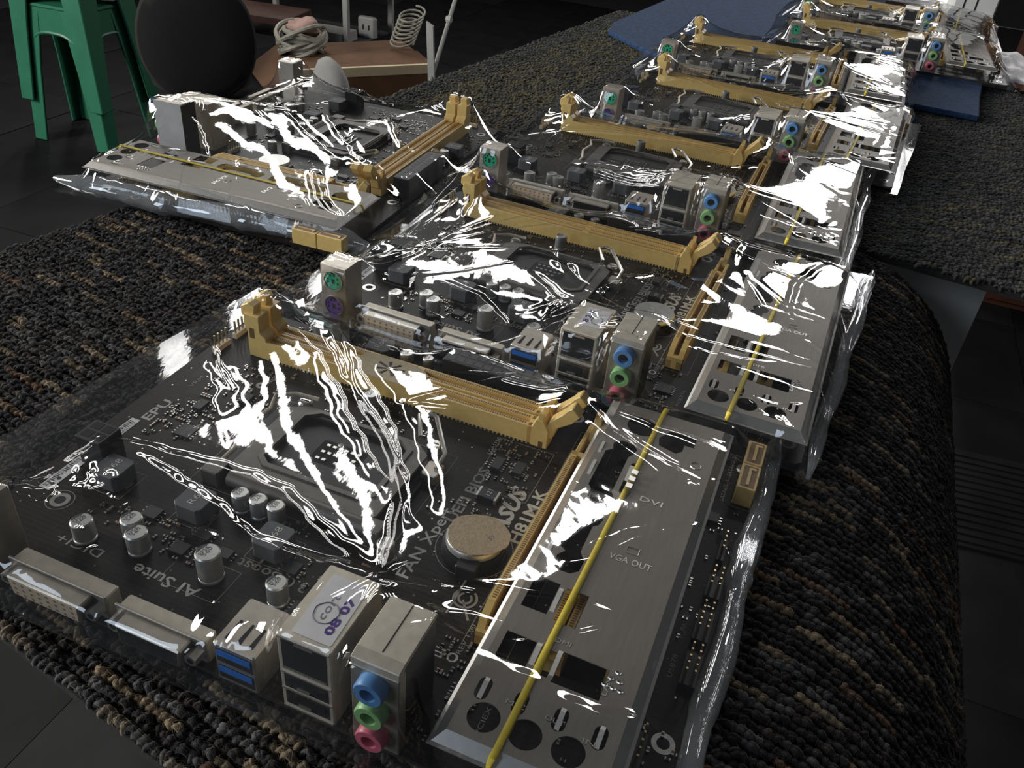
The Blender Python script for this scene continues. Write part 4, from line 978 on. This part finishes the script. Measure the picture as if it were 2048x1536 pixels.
# folds of the bags (in the board frame): path, width, height
TRACES = {
 0: [
  ([[-8.1, 193.9], [35.3, 147.0], [57.2, 132.2], [79.4, 111.6], [99.2, 91.3], [120.7, 72.6], [139.8, 57.4], [146.9, 53.0]], 2.6, 1.7),
  ([[50.3, 162.6], [68.1, 142.3], [84.7, 123.0], [101.4, 109.0], [114.8, 92.1], [127.3, 76.0], [138.0, 60.8], [146.9, 53.0]], 2.6, 1.7),
  ([[7.7, 190.2], [41.5, 148.9], [57.0, 134.5]], 1.3, 0.8),
  ([[42.5, 160.8], [62.8, 138.5], [78.8, 119.8]], 1.3, 0.8),
  ([[-13.0, 190.4], [25.5, 136.3], [37.2, 126.3]], 1.0, 0.6),
  ([[11.1, 51.8], [21.7, 52.8], [46.3, 53.6], [66.9, 53.8], [80.0, 55.1], [94.2, 51.5], [107.9, 45.1], [123.2, 35.4], [146.5, 26.6]], 2.0, 1.5),
  ([[29.0, 51.1], [54.4, 44.2], [70.9, 41.2], [89.6, 34.4], [109.5, 29.7], [126.1, 25.8], [147.1, 26.9]], 2.0, 1.5),
  ([[147.6, 30.3], [162.5, 35.0], [175.1, 41.9], [181.5, 45.7], [195.0, 52.0], [212.5, 56.9]], 1.1, 0.8),
  ([[161.3, 20.3], [173.0, 29.0], [189.8, 36.3], [199.9, 42.4], [213.6, 55.5]], 1.0, 0.7),
  ([[163.0, 18.4], [178.0, 18.1], [193.1, 20.7], [210.1, 21.4], [226.4, 25.3], [236.2, 30.5]], 2.6, 3.4),
  ([[169.4, 0.8], [182.0, 4.2], [190.7, 2.2]], 1.1, 0.7),
  ([[171.0, 139.7], [197.2, 131.7], [216.7, 129.8], [233.8, 137.8]], 1.1, 0.7),
  ([[212.7, 126.9], [225.9, 124.8], [237.7, 132.6]], 1.3, 0.9),
  ([[218.5, 153.9], [228.5, 150.1], [242.6, 163.4]], 1.1, 0.8),
  ([[187.7, 63.6], [199.0, 80.3], [211.5, 98.0], [226.9, 109.7]], 2.2, 1.3),
  ([[159.1, 104.9], [170.4, 102.4], [182.3, 102.7]], 2.5, 0.9),
  ([[165.5, 149.7], [129.0, 152.6], [109.3, 124.1], [102.1, 113.6]], 1.1, 0.8),
  ([[165.5, 149.7], [129.4, 182.1], [104.4, 183.9], [75.0, 197.7]], 1.3, 0.9),
  ([[166.1, 148.1], [138.5, 129.3], [120.9, 122.1], [102.8, 116.1]], 1.0, 0.7),
  ([[164.1, 151.0], [131.1, 158.5], [108.4, 148.5]], 1.0, 0.6),
  ([[6.3, 118.8], [29.8, 97.6], [51.1, 76.6]], 5.0, 2.0),
  ([[-0.6, 119.0], [0.8, 96.3], [1.8, 79.0]], 1.0, 0.6),
  ([[10.5, 121.9], [28.8, 104.9], [42.6, 94.8]], 0.9, 0.5),
  ([[30.3, 3.8], [44.1, 12.1], [60.0, 19.5], [81.8, 27.5], [110.6, 28.1], [146.5, 26.6]], 2.2, 1.2),
  ([[40.5, 1.3], [53.3, 7.9], [74.1, 14.0]], 3.5, 1.6),
  ([[101.2, -1.1], [102.5, 10.1], [107.4, 17.8], [113.6, 26.4]], 1.8, 1.2),
  ([[113.6, 26.4], [124.1, 12.5], [136.1, -1.3]], 1.2, 0.8),
  ([[105.6, -6.6], [103.0, -0.1], [101.7, 8.8]], 4, 2.0),
  ([[232.9, 49.1], [236.4, 76.8], [239.2, 124.1]], 2.5, 1.0),
 ],
 1: [
  ([[21.9, -3.1], [62.9, -9.5], [94.0, -1.2], [147.5, -3.1]], 1.5, 0.9),
  ([[27.5, -6.3], [48.0, 7.3], [75.0, 5.6]], 1.2, 0.7),
  ([[-8.9, 8.8], [23.6, 3.9], [37.0, 79.1], [72.7, 132.9]], 1.4, 0.9),
  ([[8.5, 1.3], [16.3, 42.3], [49.6, 83.3], [92.5, 127.7]], 1.4, 0.9),
  ([[2.4, 1.3], [22.5, 51.6], [50.3, 113.7]], 1.2, 0.8),
  ([[22.5, 51.6], [68.6, 73.2], [104.2, 87.1], [143.2, 89.8]], 1.5, 1.0),
  ([[129.2, 37.7], [144.1, 68.6], [168.7, 69.8], [186.1, 119.1]], 5, 2.0),
  ([[97.4, 69.6], [123.6, 69.2], [151.4, 60.2]], 4, 1.6),
  ([[184.5, 114.0], [209.2, 91.6], [235.5, 95.3]], 1.5, 1.0),
  ([[188.4, 107.6], [200.7, 83.1], [230.4, 88.9]], 1.3, 0.9),
  ([[172.4, 15.8], [205.6, 32.7], [234.4, 49.2]], 1.4, 0.9),
  ([[167.9, 22.8], [200.3, 36.2], [232.0, 47.6]], 1.3, 0.9),
  ([[210.5, 10.1], [222.9, 10.6], [232.1, 17.9]], 1.2, 0.8),
  ([[165.1, 140.0], [197.5, 130.0], [225.0, 126.6]], 1.1, 0.8),
  ([[56.9, 29.9], [79.8, 26.3], [100.2, 9.9], [103.7, -2.3]], 1.6, 0.9),
  ([[31.7, -9.2], [44.6, 8.6], [52.6, 6.3]], 2, 1.0),
  ([[105.1, 20.3], [118.0, 29.3], [147.6, 22.8]], 1.6, 0.8),
 ],
 2: [
  ([[-14.0, 88.7], [22.9, 91.9], [75.3, 101.5], [127.8, 105.9], [168.8, 131.5]], 1.4, 1.0),
  ([[-9.2, -115.4], [8.7, -39.8], [31.1, 1.4], [85.7, -2.5]], 1.6, 1.0),
  ([[-12.2, -120.9], [7.4, -70.3], [34.7, -22.5], [72.6, 8.8]], 1.3, 0.9),
  ([[162.0, 238.8], [190.1, 106.6], [205.7, 91.7]], 1.3, 0.9),
  ([[212.7, 89.4], [227.3, 81.4], [242.6, 99.1]], 2.0, 1.2),
  ([[14.2, 29.5], [64.4, 26.8], [133.8, 3.3]], 1.2, 0.8),
  ([[61.9, 33.7], [94.6, 36.4], [137.4, 13.0]], 4, 1.6),
  ([[27.0, -8.4], [27.4, 32.0], [33.1, 115.8]], 1.3, 0.8),
  ([[174.3, 6.6], [210.1, 9.8], [238.0, 28.1]], 1.3, 0.9),
 ],
 7: [
  ([[-12.8, -51.6], [106.5, 53.8], [133.8, 86.1], [167.7, 134.2]], 1.8, 1.3),
  ([[-62.8, -34.8], [58.6, 55.8], [111.1, 94.6], [148.0, 130.0], [167.8, 157.6]], 2.0, 1.4),
  ([[-68.1, -40.6], [-67.3, 33.6], [-41.9, 92.7], [23.1, 162.6]], 1.6, 1.0),
  ([[75.8, 124.5], [113.3, 154.1], [104.2, 175.0]], 1.4, 1.0),
  ([[73.6, 119.6], [112.3, 146.4], [122.1, 154.9]], 1.8, 1.2),
  ([[169.0, 148.3], [125.0, 152.7], [100.2, 165.9]], 1.4, 0.9),
  ([[237.6, -2.6], [234.4, 17.2], [228.4, 20.1]], 1.3, 0.9),
  ([[234.8, 59.8], [238.6, 68.6], [239.7, 71.9]], 2.5, 1.3),
  ([[239.9, 83.5], [242.2, 87.2], [237.0, 90.4]], 1.5, 1.0),
  ([[235.6, 92.7], [244.7, 102.1]], 1.3, 0.9),
  ([[231.8, 119.3], [243.1, 129.8]], 1.2, 0.8),
  ([[-42.0, 23.5], [-44.4, 50.3], [33.0, 107.1]], 1.3, 0.9),
  ([[31.2, 85.6], [14.3, 110.3], [38.9, 149.6]], 1.2, 0.8),
 ],
}
ROLLS = {0: (4.2, -.6), 1: (3.6, -.6), 2: (3.4, -.6), 7: (7.6, 0.5)}

def make_bag(i, step, n_random, words):
    corners, edge, pull = BAGS[i]
    Z0 = relax_sheet(corners, edge, pull, [(176, 236, -2, 168, 15.6)] if i in (1, 2, 3, 4) else [])
    (ax, ay), (bx, by), (cx, cy), (dx, dy) = corners
    nu = int(((bx - ax) + (cx - dx)) / 2 / step) + 1; nv = int(((dy - ay) + (cy - by)) / 2 / step) + 1
    U, V, X, Y = sheet_grid(corners, edge, nu, nv)
    Z = resample(Z0, nu, nv); Z = blur(Z, max(3, int(6 / step)))
    edgefade = np.clip(np.minimum(np.minimum(U, 1 - U) * 14, np.minimum(V, 1 - V) * 14), 0, 1)
    for pts, w, a in TRACES.get(i, []): crease(Z, X, Y, pts, w * 1.25, a * (.5 if i in (0, 7) else .75), .35, 31 * i + len(pts))
    r = np.random.RandomState(50 + i); peaks = [(16, 147), (163, 148), (17, 6), (137, 14), (158, 12), (160, 20), (114, 8), (224, 166), (221, 4), (175, 168), (144, 26)]
    for k in range(n_random):
        px, py = peaks[r.randint(len(peaks))]; an = r.uniform(0, 6.28); L = r.uniform(25, 115); bend = r.normal(0, .22)
        pts = []
        for q in range(6):
            t = q / 5; a2 = an + bend * t; pts.append((px + L * t * math.cos(a2), py + L * t * math.sin(a2)))
        w = max(step * .9, r.uniform(.8, 2.0)); crease(Z, X, Y, pts, w, r.uniform(.25, .8) * (1 if r.rand() < .7 else -1), .5, k)
    # folds that run in from the bag's sides
    for k in range(n_random // 2):
        s = r.randint(4); t = r.uniform(.05, .95)
        iu, iv = [(0, t), (1, t), (t, 0), (t, 1)][s]; a, b = int(iu * (nu - 1)), int(iv * (nv - 1)); p = np.array([X[a, b], Y[a, b]]); c = np.array([110, 86]); d = (c - p) / np.linalg.norm(c - p)
        an = r.normal(0, .5); d = np.array([d[0] * math.cos(an) - d[1] * math.sin(an), d[0] * math.sin(an) + d[1] * math.cos(an)]); L = r.uniform(14, 50)
        crease(Z, X, Y, [p + d * L * q for q in (0.02, .35, .7, 1)], max(step * .9, r.uniform(.8, 1.8)), r.uniform(.3, .9), .5, k + 99)
    Z += edgefade * (.13 * noise(Z.shape, step, 42, 3 + i, 2.2, r.uniform(0, 3)) + .018 * noise(Z.shape, step, 15, 9 + i, 2.5, r.uniform(0, 3)))
    if step < 1.3: Z += edgefade * .004 * noise(Z.shape, step, 5, 12 + i, 1.6, r.uniform(0, 3))
    if i == 0:      # the loose corner by the video ports is crumpled more than the rest
        loose = np.exp(-((X - 34) / 40) ** 2 - ((Y - 22) / 20) ** 2) + .7 * np.exp(-((X - 112) / 10) ** 2 - ((Y - 4) / 12) ** 2)
        Z += edgefade * loose * (.55 * noise(Z.shape, step, 17, 77, 1.8, 1.2) + .16 * noise(Z.shape, step, 6, 78, 1.5, .4))
    Z = np.maximum(Z, -2.1)
    n = nu * nv; verts = np.stack([X, Y, Z], -1).reshape(-1, 3) * S
    ia = np.arange(n).reshape(nu, nv); quads = np.stack([ia[:-1, :-1], ia[1:, :-1], ia[1:, 1:], ia[:-1, 1:]], -1).reshape(-1, 4)
    # underside of the bag
    Ub, Vb, Xb, Yb = sheet_grid(corners, edge, 24, 20)
    vb = np.stack([Xb, Yb, np.full(Xb.shape, -2.3)], -1).reshape(-1, 3) * S
    ib = np.arange(24 * 20).reshape(24, 20) + n; qb = np.stack([ib[:-1, :-1], ib[:-1, 1:], ib[1:, 1:], ib[1:, :-1]], -1).reshape(-1, 4)
    me = bpy.data.meshes.new('plastic_bag'); allv = np.concatenate([verts, vb]); allq = np.concatenate([quads, qb]).astype(np.int32)
    me.vertices.add(len(allv)); me.vertices.foreach_set('co', allv.astype(np.float32).ravel())
    me.loops.add(allq.size); me.loops.foreach_set('vertex_index', allq.ravel())
    me.polygons.add(len(allq)); me.polygons.foreach_set('loop_start', np.arange(0, allq.size, 4, dtype=np.int32))
    try: me.polygons.foreach_set('loop_total', np.full(len(allq), 4, dtype=np.int32))
    except Exception: pass
    me.update(calc_edges=True); me.validate()
    me.polygons.foreach_set('use_smooth', [True] * len(me.polygons)); me.materials.append(M['film'])
    o = bpy.data.objects.new('plastic_bag', me); COL.objects.link(o)
    o.matrix_world = boards[i].matrix_basis
    # the surplus film rolled up along one side
    if i in ROLLS:
        r0, dz = ROLLS[i]; q = np.random.RandomState(70 + i); pts, rad = [], []
        for k in range(41):
            t = k / 40; x = bx + (cx - bx) * t - r0 * .55; y = by + (cy - by) * t
            pts.append((x + .7 * math.sin(t * 19 + i), y, dz + r0 * .5 + .5 * math.sin(t * 11 + i))); rad.append(max(.4, r0 * (1 + .12 * math.sin(t * 23) + q.normal(0, .05)) * min(1, .25 + 5 * t, .3 + 9 * (1 - t))))
        e = MB().tube(pts, rad, 20, flat=.8).build('rolled_edge', M['film_roll'], smooth=True); e.parent = o
    return tag(o, words, 'plastic bag', 'clear bags around the motherboards')

BW = ['clear wrinkled plastic bag around the nearest motherboard, rolled up along its right side', 'clear plastic bag around the second motherboard, with wide bright crumples over its processor socket',
      'clear plastic bag around the third motherboard of the row', 'clear plastic bag around the fourth motherboard, before the blue mat', 'clear plastic bag around the fifth motherboard, at the near edge of the blue mat',
      'clear plastic bag around the sixth motherboard, on the blue mat', 'clear plastic bag around the furthest motherboard of the row', 'clear plastic bag around the sideways motherboard, its pointed corner hanging over the table edge']
for i in range(8):
    make_bag(i, {0: .8, 1: .95, 2: 1.1, 7: 1.0}.get(i, 1.5), {0: 16, 1: 30, 2: 36, 7: 26}.get(i, 44), BW[i])

# ------------------------------------------------------------------ things around and behind the tables
def make_stool(corners, z0, label):
    """moulded plastic stool: four L-shaped tapering legs, arched aprons and a seat"""
    cx = sum(c[0] for c in corners) / 4; cy = sum(c[1] for c in corners) / 4
    t = empty('plastic_stool', (cx, cy, z0)); K = [Vector((c[0] - cx, c[1] - cy, 0)) for c in corners]; H = 372
    top = [k * .80 for k in K]
    for i in range(4):
        a, b, n1, n2 = K[i], top[i], (K[(i + 1) % 4] - K[i]).normalized(), (K[(i - 1) % 4] - K[i]).normalized()
        m = MB(); sec = []
        for f, w, th in ((0, 42, 8), (.55, 52, 8), (.8, 62, 8), (1, 70, 8)):
            p = a.lerp(b, f); z = Vector((0, 0, H * f))
            sec += [p + z, p + n1 * w + z, p + n1 * w + n2 * th + z, p + n1 * th + n2 * th + z, p + n2 * w + n1 * th + z, p + n2 * w + z]
        fs = [tuple(range(5, -1, -1)), tuple(range(18, 24))] + [(6 * k + j, 6 * k + (j + 1) % 6, 6 * k + 6 + (j + 1) % 6, 6 * k + 6 + j) for k in range(3) for j in range(6)]
        m.add(sec, fs); m.build('leg', M['stool'], t, bevel=2)
        p, q = top[i], top[(i + 1) % 4]; n = 16; d = (q - p); nr = Vector((-d.y, d.x, 0)).normalized()
        low = [(k / n, H - 62 - 85 * abs(2 * k / n - 1) ** 3.2) for k in range(n + 1)]
        vs = []
        for s, z in low:
            w = p.lerp(q, s); out = -nr * 6
            vs += [w + out * .2 + Vector((0, 0, z)), w + Vector((0, 0, H)), w + nr * 5 + Vector((0, 0, H)), w + nr * 5 + Vector((0, 0, z))]
        MB().add(vs, [(4 * k + j, 4 * k + 4 + j, 4 * k + 4 + (j + 1) % 4, 4 * k + (j + 1) % 4) for k in range(n) for j in range(4)]).build('apron', M['stool'], t)
        pts = [p.lerp(q, s) + Vector((0, 0, z)) - nr * 1.5 for s, z in low]
        MB().tube(pts, 4.5, 6).build('apron_lip', M['stool'], t, smooth=True)
    MB().prism([(k.x * 1.04, k.y * 1.04) for k in top], 'z', H - 2, H + 9).build('seat', M['stool'], t, bevel=5)
    return tag(t, label, 'stool', 'green stools nested in one stack')
cs = [(-1950, 1675), (-1692, 1692), (-1690, 1905), (-1988, 1885)]
make_stool(cs, FZ, 'lower green plastic stool of the stack, its legs standing on the dark floor')
make_stool([(x + (x + 1849) * .07, y + (y - 1795) * .07) for x, y in cs], FZ + 118, 'upper green plastic stool of the stack, nested over the lower one')

def make_chair(c, r):
    t = empty('swivel_chair', (c[0] - 160, c[1] + 187, FZ)); o = Vector((160, -187, c[2] - FZ))
    face = Vector((C0[0] - c[0], C0[1] - c[1], 120)).normalized(); ax = face.to_track_quat('Z', 'Y').to_matrix()
    def disc(rings, name, m):
        mb = MB(); n = 40; vs = []
        for z, rr in rings:
            for k in range(n):
                a = 2 * math.pi * k / n; e = 1.0 - .05 * math.cos(2 * a)
                vs.append(o + ax @ Vector((rr * e * math.cos(a), rr * math.sin(a), z)))
        fs = [(i * n + k, i * n + (k + 1) % n, (i + 1) * n + (k + 1) % n, (i + 1) * n + k) for i in range(len(rings) - 1) for k in range(n)] + [tuple(range(n - 1, -1, -1)), tuple(range((len(rings) - 1) * n, len(rings) * n))]
        mb.add(vs, fs); return mb.build(name, m, t, smooth=True)
    disc([(-24, r * .8), (-20, r * .95), (-8, r), (6, r), (14, r * .96), (20, r * .8), (24, r * .4)], 'backrest', M['cloth'])
    MB().tube([o + Vector((-14, 16, -60)), o + Vector((-50, 60, -110)), Vector((30, -40, 290)), Vector((0, 0, 240))], 14, 8).build('back_bar', M['black'], t, smooth=True)
    MB().lathe((0, 0, 245), [(0, 90), (8, 125), (32, 130), (44, 115), (50, 70)], n=32).build('seat', M['cloth'], t, smooth=True)
    MB().cyl((0, 0, 60), 22, 190).build('column', M['black'], t)
    for k in range(5):
        a = 2 * math.pi * k / 5; e = Vector((190 * math.cos(a), 190 * math.sin(a), 50))
        MB().tube([(0, 0, 75), e], [18, 11], 6).build('base_arm', M['black'], t); MB().cyl((e.x, e.y - 10, 24), 24, 20, 'y', 14).build('caster', M['black'], t, smooth=True)
    return tag(t, 'black chair with a round fabric back, beside the green stools', 'chair')
C0 = (226.8, -115.3, 214.3)
make_chair((-1214, 1564, -332), 141)

# cardboard carton on the floor, one flap raised
def make_carton():
    an = math.radians(-42); t = empty('cardboard_carton', (-1000 - 150 * math.cos(an) - 210 * math.sin(-an), 2380 - 150 * math.sin(an) - 210 * math.cos(an), FZ), an); w, d, h, q = 150, 210, 228, 4
    for (x0, x1, y0, y1) in ((-w, w, -d, -d + q), (-w, w, d - q, d), (-w, -w + q, -d + q, d - q), (w - q, w, -d + q, d - q)):
        MB().box(x0, x1, y0, y1, 1, h - 4).build('side_panel', M['card'], t)
    MB().box(-w, w, -d, d, 0, 4).build('bottom_panel', M['card'], t)
    MB().box(-w, -1.5, -d, d, h - 4, h).build('top_flap', M['card'], t)
    MB().prism([(1.5, h - 4), (w, h - 4), (w, h), (1.5, h + 5)], 'y', -d, d).build('top_flap', M['card'], t)
    MB().box(w - 14, w + .6, -d, d, h + .2, h + .9).build('packing_tape', M['tape'], t)
    o = MB().box(w, w + .6, -d, d, h - 26, h + .4).build('packing_tape', M['tape'], t)
    MB().prism([(-d - 96, h - 70), (-d, h - 5), (-d, h - 1), (-d - 98, h - 66)], 'x', -w, w).build('side_flap', M['card'], t)
    return tag(t, 'brown cardboard carton closed with pale tape on the floor behind the sideways board', 'carton')
make_carton()
# clear bag of padding stuffed in the carton
def lump(name, c, r, seed, m, label, cat, sq=(1, 1, 1), rough=.18, sub=3):
    bm = bmesh.new(); bmesh.ops.create_icosphere(bm, subdivisions=sub, radius=1); q = random.Random(seed)
    ph = [(Vector((q.gauss(0, 1), q.gauss(0, 1), q.gauss(0, 1))) * 2.2, q.uniform(0, 6)) for _ in range(7)]
    for v in bm.verts:
        k = 1 + rough * sum(math.sin(a.dot(v.co) + b) for a, b in ph) / 3
        v.co = Vector((v.co.x * sq[0], v.co.y * sq[1], v.co.z * sq[2])) * r * k * S
    me = bpy.data.meshes.new(name); bm.to_mesh(me); bm.free(); me.materials.append(m)
    me.polygons.foreach_set('use_smooth', [True] * len(me.polygons))
    o = bpy.data.objects.new(name, me); COL.objects.link(o); o.location = Vector(c) * S
    return tag(o, label, cat)
lump('padding_bag', (-1110, 1960, -590), 62, 3, M['cardwhite'], 'pale plastic bag of padding bulging at the corner of the cardboard carton', 'bag', (1.25, 1.0, 2.4), .16)
# shelf rack with a pale post and a tray
t = empty('shelf_rack', (-1560, 2640, FZ))
for x, y in ((100, -20), (-420, 0), (100, 300), (-420, 300)): MB().box(x - 9, x + 9, y - 9, y + 9, 1, 900).build('post', M['greyplastic'], t)
for z in (138, 330, 640): MB().box(-420, 100, 0, 300, z, z + 12).build('shelf_board', M['black'], t)
tag(t, 'rack with pale upright posts and dark shelves beyond the cardboard carton', 'rack')
t = empty('parts_tray', (-1580, 2710, -599.5)); MB().box(-75, 75, -40, 60, 0, 5, c=2).build('tray_bottom', M['greyplastic'], t)
for a in ((-75, 75, -40, -36), (-75, 75, 56, 60), (-75, -71, -40, 60), (71, 75, -40, 60)): MB().box(*a, 5, 32).build('tray_side', M['greyplastic'], t)
tag(t, 'shallow pale grey tray beside the rack post', 'tray')
t = empty('storage_bin', (-1640, 2790, -407.5)); MB().box(-100, 100, -90, 90, 0, 120, c=6).build('bin_body', M['cardwhite'], t); MB().box(-108, 108, -98, 98, 120, 134, c=4).build('bin_rim', M['greyplastic'], t)
tag(t, 'pale storage bin on the upper shelf of the rack', 'bin')
# wall socket block, spring coil, heap of cable, pink cloth, brown board, pole
t = empty('power_outlet', (-1496, 2828, -599.5)); MB().box(-36, 36, -14, 14, 0, 70, c=6).build('outlet_body', M['greyplastic'], t)
for x in (-12, 12): MB().box(x - 3, x + 3, -14.4, -13, 26, 44).build('outlet_slot', M['hole'], t)
tag(t, 'small pale power outlet block in the dark between rack and coil', 'outlet')
path = [(-1174 + 40 * math.cos(k * .42) + k * .35, 2623 + 40 * math.sin(k * .42), -560 + k * .9 + 14 * math.sin(k * .42)) for k in range(110)]
o = MB().tube([(x + 1174, y - 2623, z + 560) for x, y, z in path], 3.2, 6).build('coiled_cord', M['cable'], smooth=True); o.location = (-1.16, 2.47, -.500); tag(o, 'grey coiled cord above the cardboard carton', 'cord')
def heap(c, r, n, seed, label):
    q = random.Random(seed); t = empty('cable_heap', c)
    for k in range(n):
        R = r * q.uniform(.55, 1); tl, ro, z = q.uniform(-.5, .5), q.uniform(0, 3), q.uniform(.15, .8) * r
        pts = [(R * math.cos(a) * math.cos(ro) - R * .8 * math.sin(a) * math.sin(ro), R * math.cos(a) * math.sin(ro) + R * .8 * math.sin(a) * math.cos(ro), z + R * tl * math.sin(a)) for a in [2 * math.pi * i / 22 for i in range(22)]]
        MB().tube(pts, q.uniform(5, 8), 6, closed=True).build('cable_loop', M['cable'], t, smooth=True)
    return tag(t, label, 'cables')
heap((-1385, 2235, -528), 78, 20, 5, 'heap of dusty pale cables in loops on the left end of the cardboard carton')
lump('crumpled_cloth', (-1392, 2250, -448), 46, 8, M['pinkish'], 'crumpled faded pink cloth on top of the cable heap', 'cloth', (1.1, .8, .6), .4)
t = empty('wooden_bench', (-1720, 2420, FZ), math.radians(8)); MB().box(-260, 190, -90, 90, 262, 284, c=2).build('bench_top', M['wood'], t)
for x in (-230, 160): MB().box(x - 14, x + 14, -80, 80, 1, 262).build('bench_leg', M['wood'], t)
tag(t, 'low dark brown wooden bench behind the round chair back', 'bench')
t = empty('leaning_pole', (-838, 2030, FZ))
a, b = Vector((-841, 2183, -277)), Vector((-839, 2046, -455)); u = (a - b).normalized(); base = Vector((-838, 2030, FZ))
MB().tube([b - base - u * 250, b - base, a - base + u * 260], 6, 8).build('pole_shaft', M['greyplastic'], t, smooth=True)
MB().prism([(-4, -30), (14, -20), (4, 150), (-16, 160)], 'y', -4, 4).build('pole_blade', M['greyplastic'], t).location = (b - base - Vector((4, 0, 20))) * S
MB().cyl(tuple(a - base - u * 60 + Vector((-8, 0, 0))), 9, 14, 'x', 10).build('pole_knob', M['greyplastic'], t)
tag(t, 'thin pale pole leaning at the table edge beside the cardboard carton', 'pole')

# white carton under the further table, panel folded once
t = empty('white_carton', (270, 470, -420)); MB().box(-80, 78, 0, 4, 245, 392).build('front_panel', M['laminate'], t); MB().box(-80, 78, -.3, 4, 0, 244).build('front_panel', M['laminate'], t)
MB().box(-80, -76, 4, 76, 0, 392).build('side_panel', M['laminate'], t); MB().box(74, 78, 4, 76, 0, 392).build('side_panel', M['laminate'], t); MB().box(-80, 78, 256, 76, 0, 392).build('back_panel', M['laminate'], t)
MB().box(-80, 78, 4, 76, 0, 4).build('bottom_panel', M['laminate'], t)
MB().box(60, 66, -.6, 0, 242, 247).build('slot_notch', M['hole'], t)
tag(t, 'plain white carton standing under the overhanging edge of the grey carpet', 'carton')
s = empty('low_stand', (270, 510, FZ)); MB().box(-95, 95, -45, 45, 312, 330, c=2).build('stand_top', M['black'], s)
for x in (-80, 80):
    for y in (-32, 32): MB().box(x - 10, x + 10, y - 10, y + 10, 1, 312).build('leg', M['black'], s)
tag(s, 'low black stand carrying the white carton under the table', 'stand')

# at the far right of the further table: a white case, a sheet of white paper, a red wooden cabinet
t = empty('white_case', (358, 1362, -7)); MB().box(-26, 32, 0, 130, 0, 210, c=2).build('case_body', M['laminate'], t)
for x in (-12, 4): MB().box(x - 1, x + 1, -.5, .4, 8, 200).build('panel_seam', M['hole'], t)
MB().box(-24, 30, -8, 0, 0, 8).build('case_foot', M['laminate'], t)
tag(t, 'upright white case at the far right corner of the table, behind the furthest bag', 'case')
nx, ny = 24, 20; vs = []; q = random.Random(2)
for i in range(nx + 1):
    for j in range(ny + 1):
        x, y = 374 + 70 * i / nx, 925 + 150 * j / ny + 14 * math.sin(i * .3)
        vs.append((x, y, 0.4 + 3 * math.sin(i * .45 + j * .2) ** 2 + 4 * math.sin(j * .5 + i * .15) ** 4 - 14 * max(0, (x - 396) / 30) ** 2))
o = MB().add(vs, [(i * (ny + 1) + j, (i + 1) * (ny + 1) + j, (i + 1) * (ny + 1) + j + 1, i * (ny + 1) + j + 1) for i in range(nx) for j in range(ny)]).build('paper_sheet', M['white'], smooth=True)
md = o.modifiers.new('sheet', 'SOLIDIFY'); md.thickness = .0006
tag(o, 'loose white sheet lying at the right end of the table beside the blue mat', 'paper')
t = empty('wooden_cabinet', (760, 2100, FZ)); MB().box(-180, 260, 0, 300, 1, 1000, c=4).build('cabinet_body', M['wood'], t)
for x0, x1 in ((-172, 36), (44, 252)):
    d = MB().box(x0, x1, -14, 0, 20, 980, c=3).build('door', M['wood'], t); MB().cyl(((x1 - 20) if x0 < 0 else (x0 + 20), -14, 560), 10, -18, 'y', 14).build('knob', M['bright'], d)
tag(t, 'dark red wooden cabinet beyond the right end of the table', 'cabinet')
# a worn ribbed mat lying on the floor right of the tables
t = empty('ribbed_mat', (740, 1260, FZ), math.radians(6)); MB().box(-190, 260, -130, 150, .5, 6, c=1).build('mat_base', M['floor2'], t)
for k in range(14): MB().box(-184, 254, -120 + k * 19, -110 + k * 19, 6, 9).build('rib', M['floor2'], t)
tag(t, 'dark worn ribbed mat lying on the floor right of the tables', 'mat')
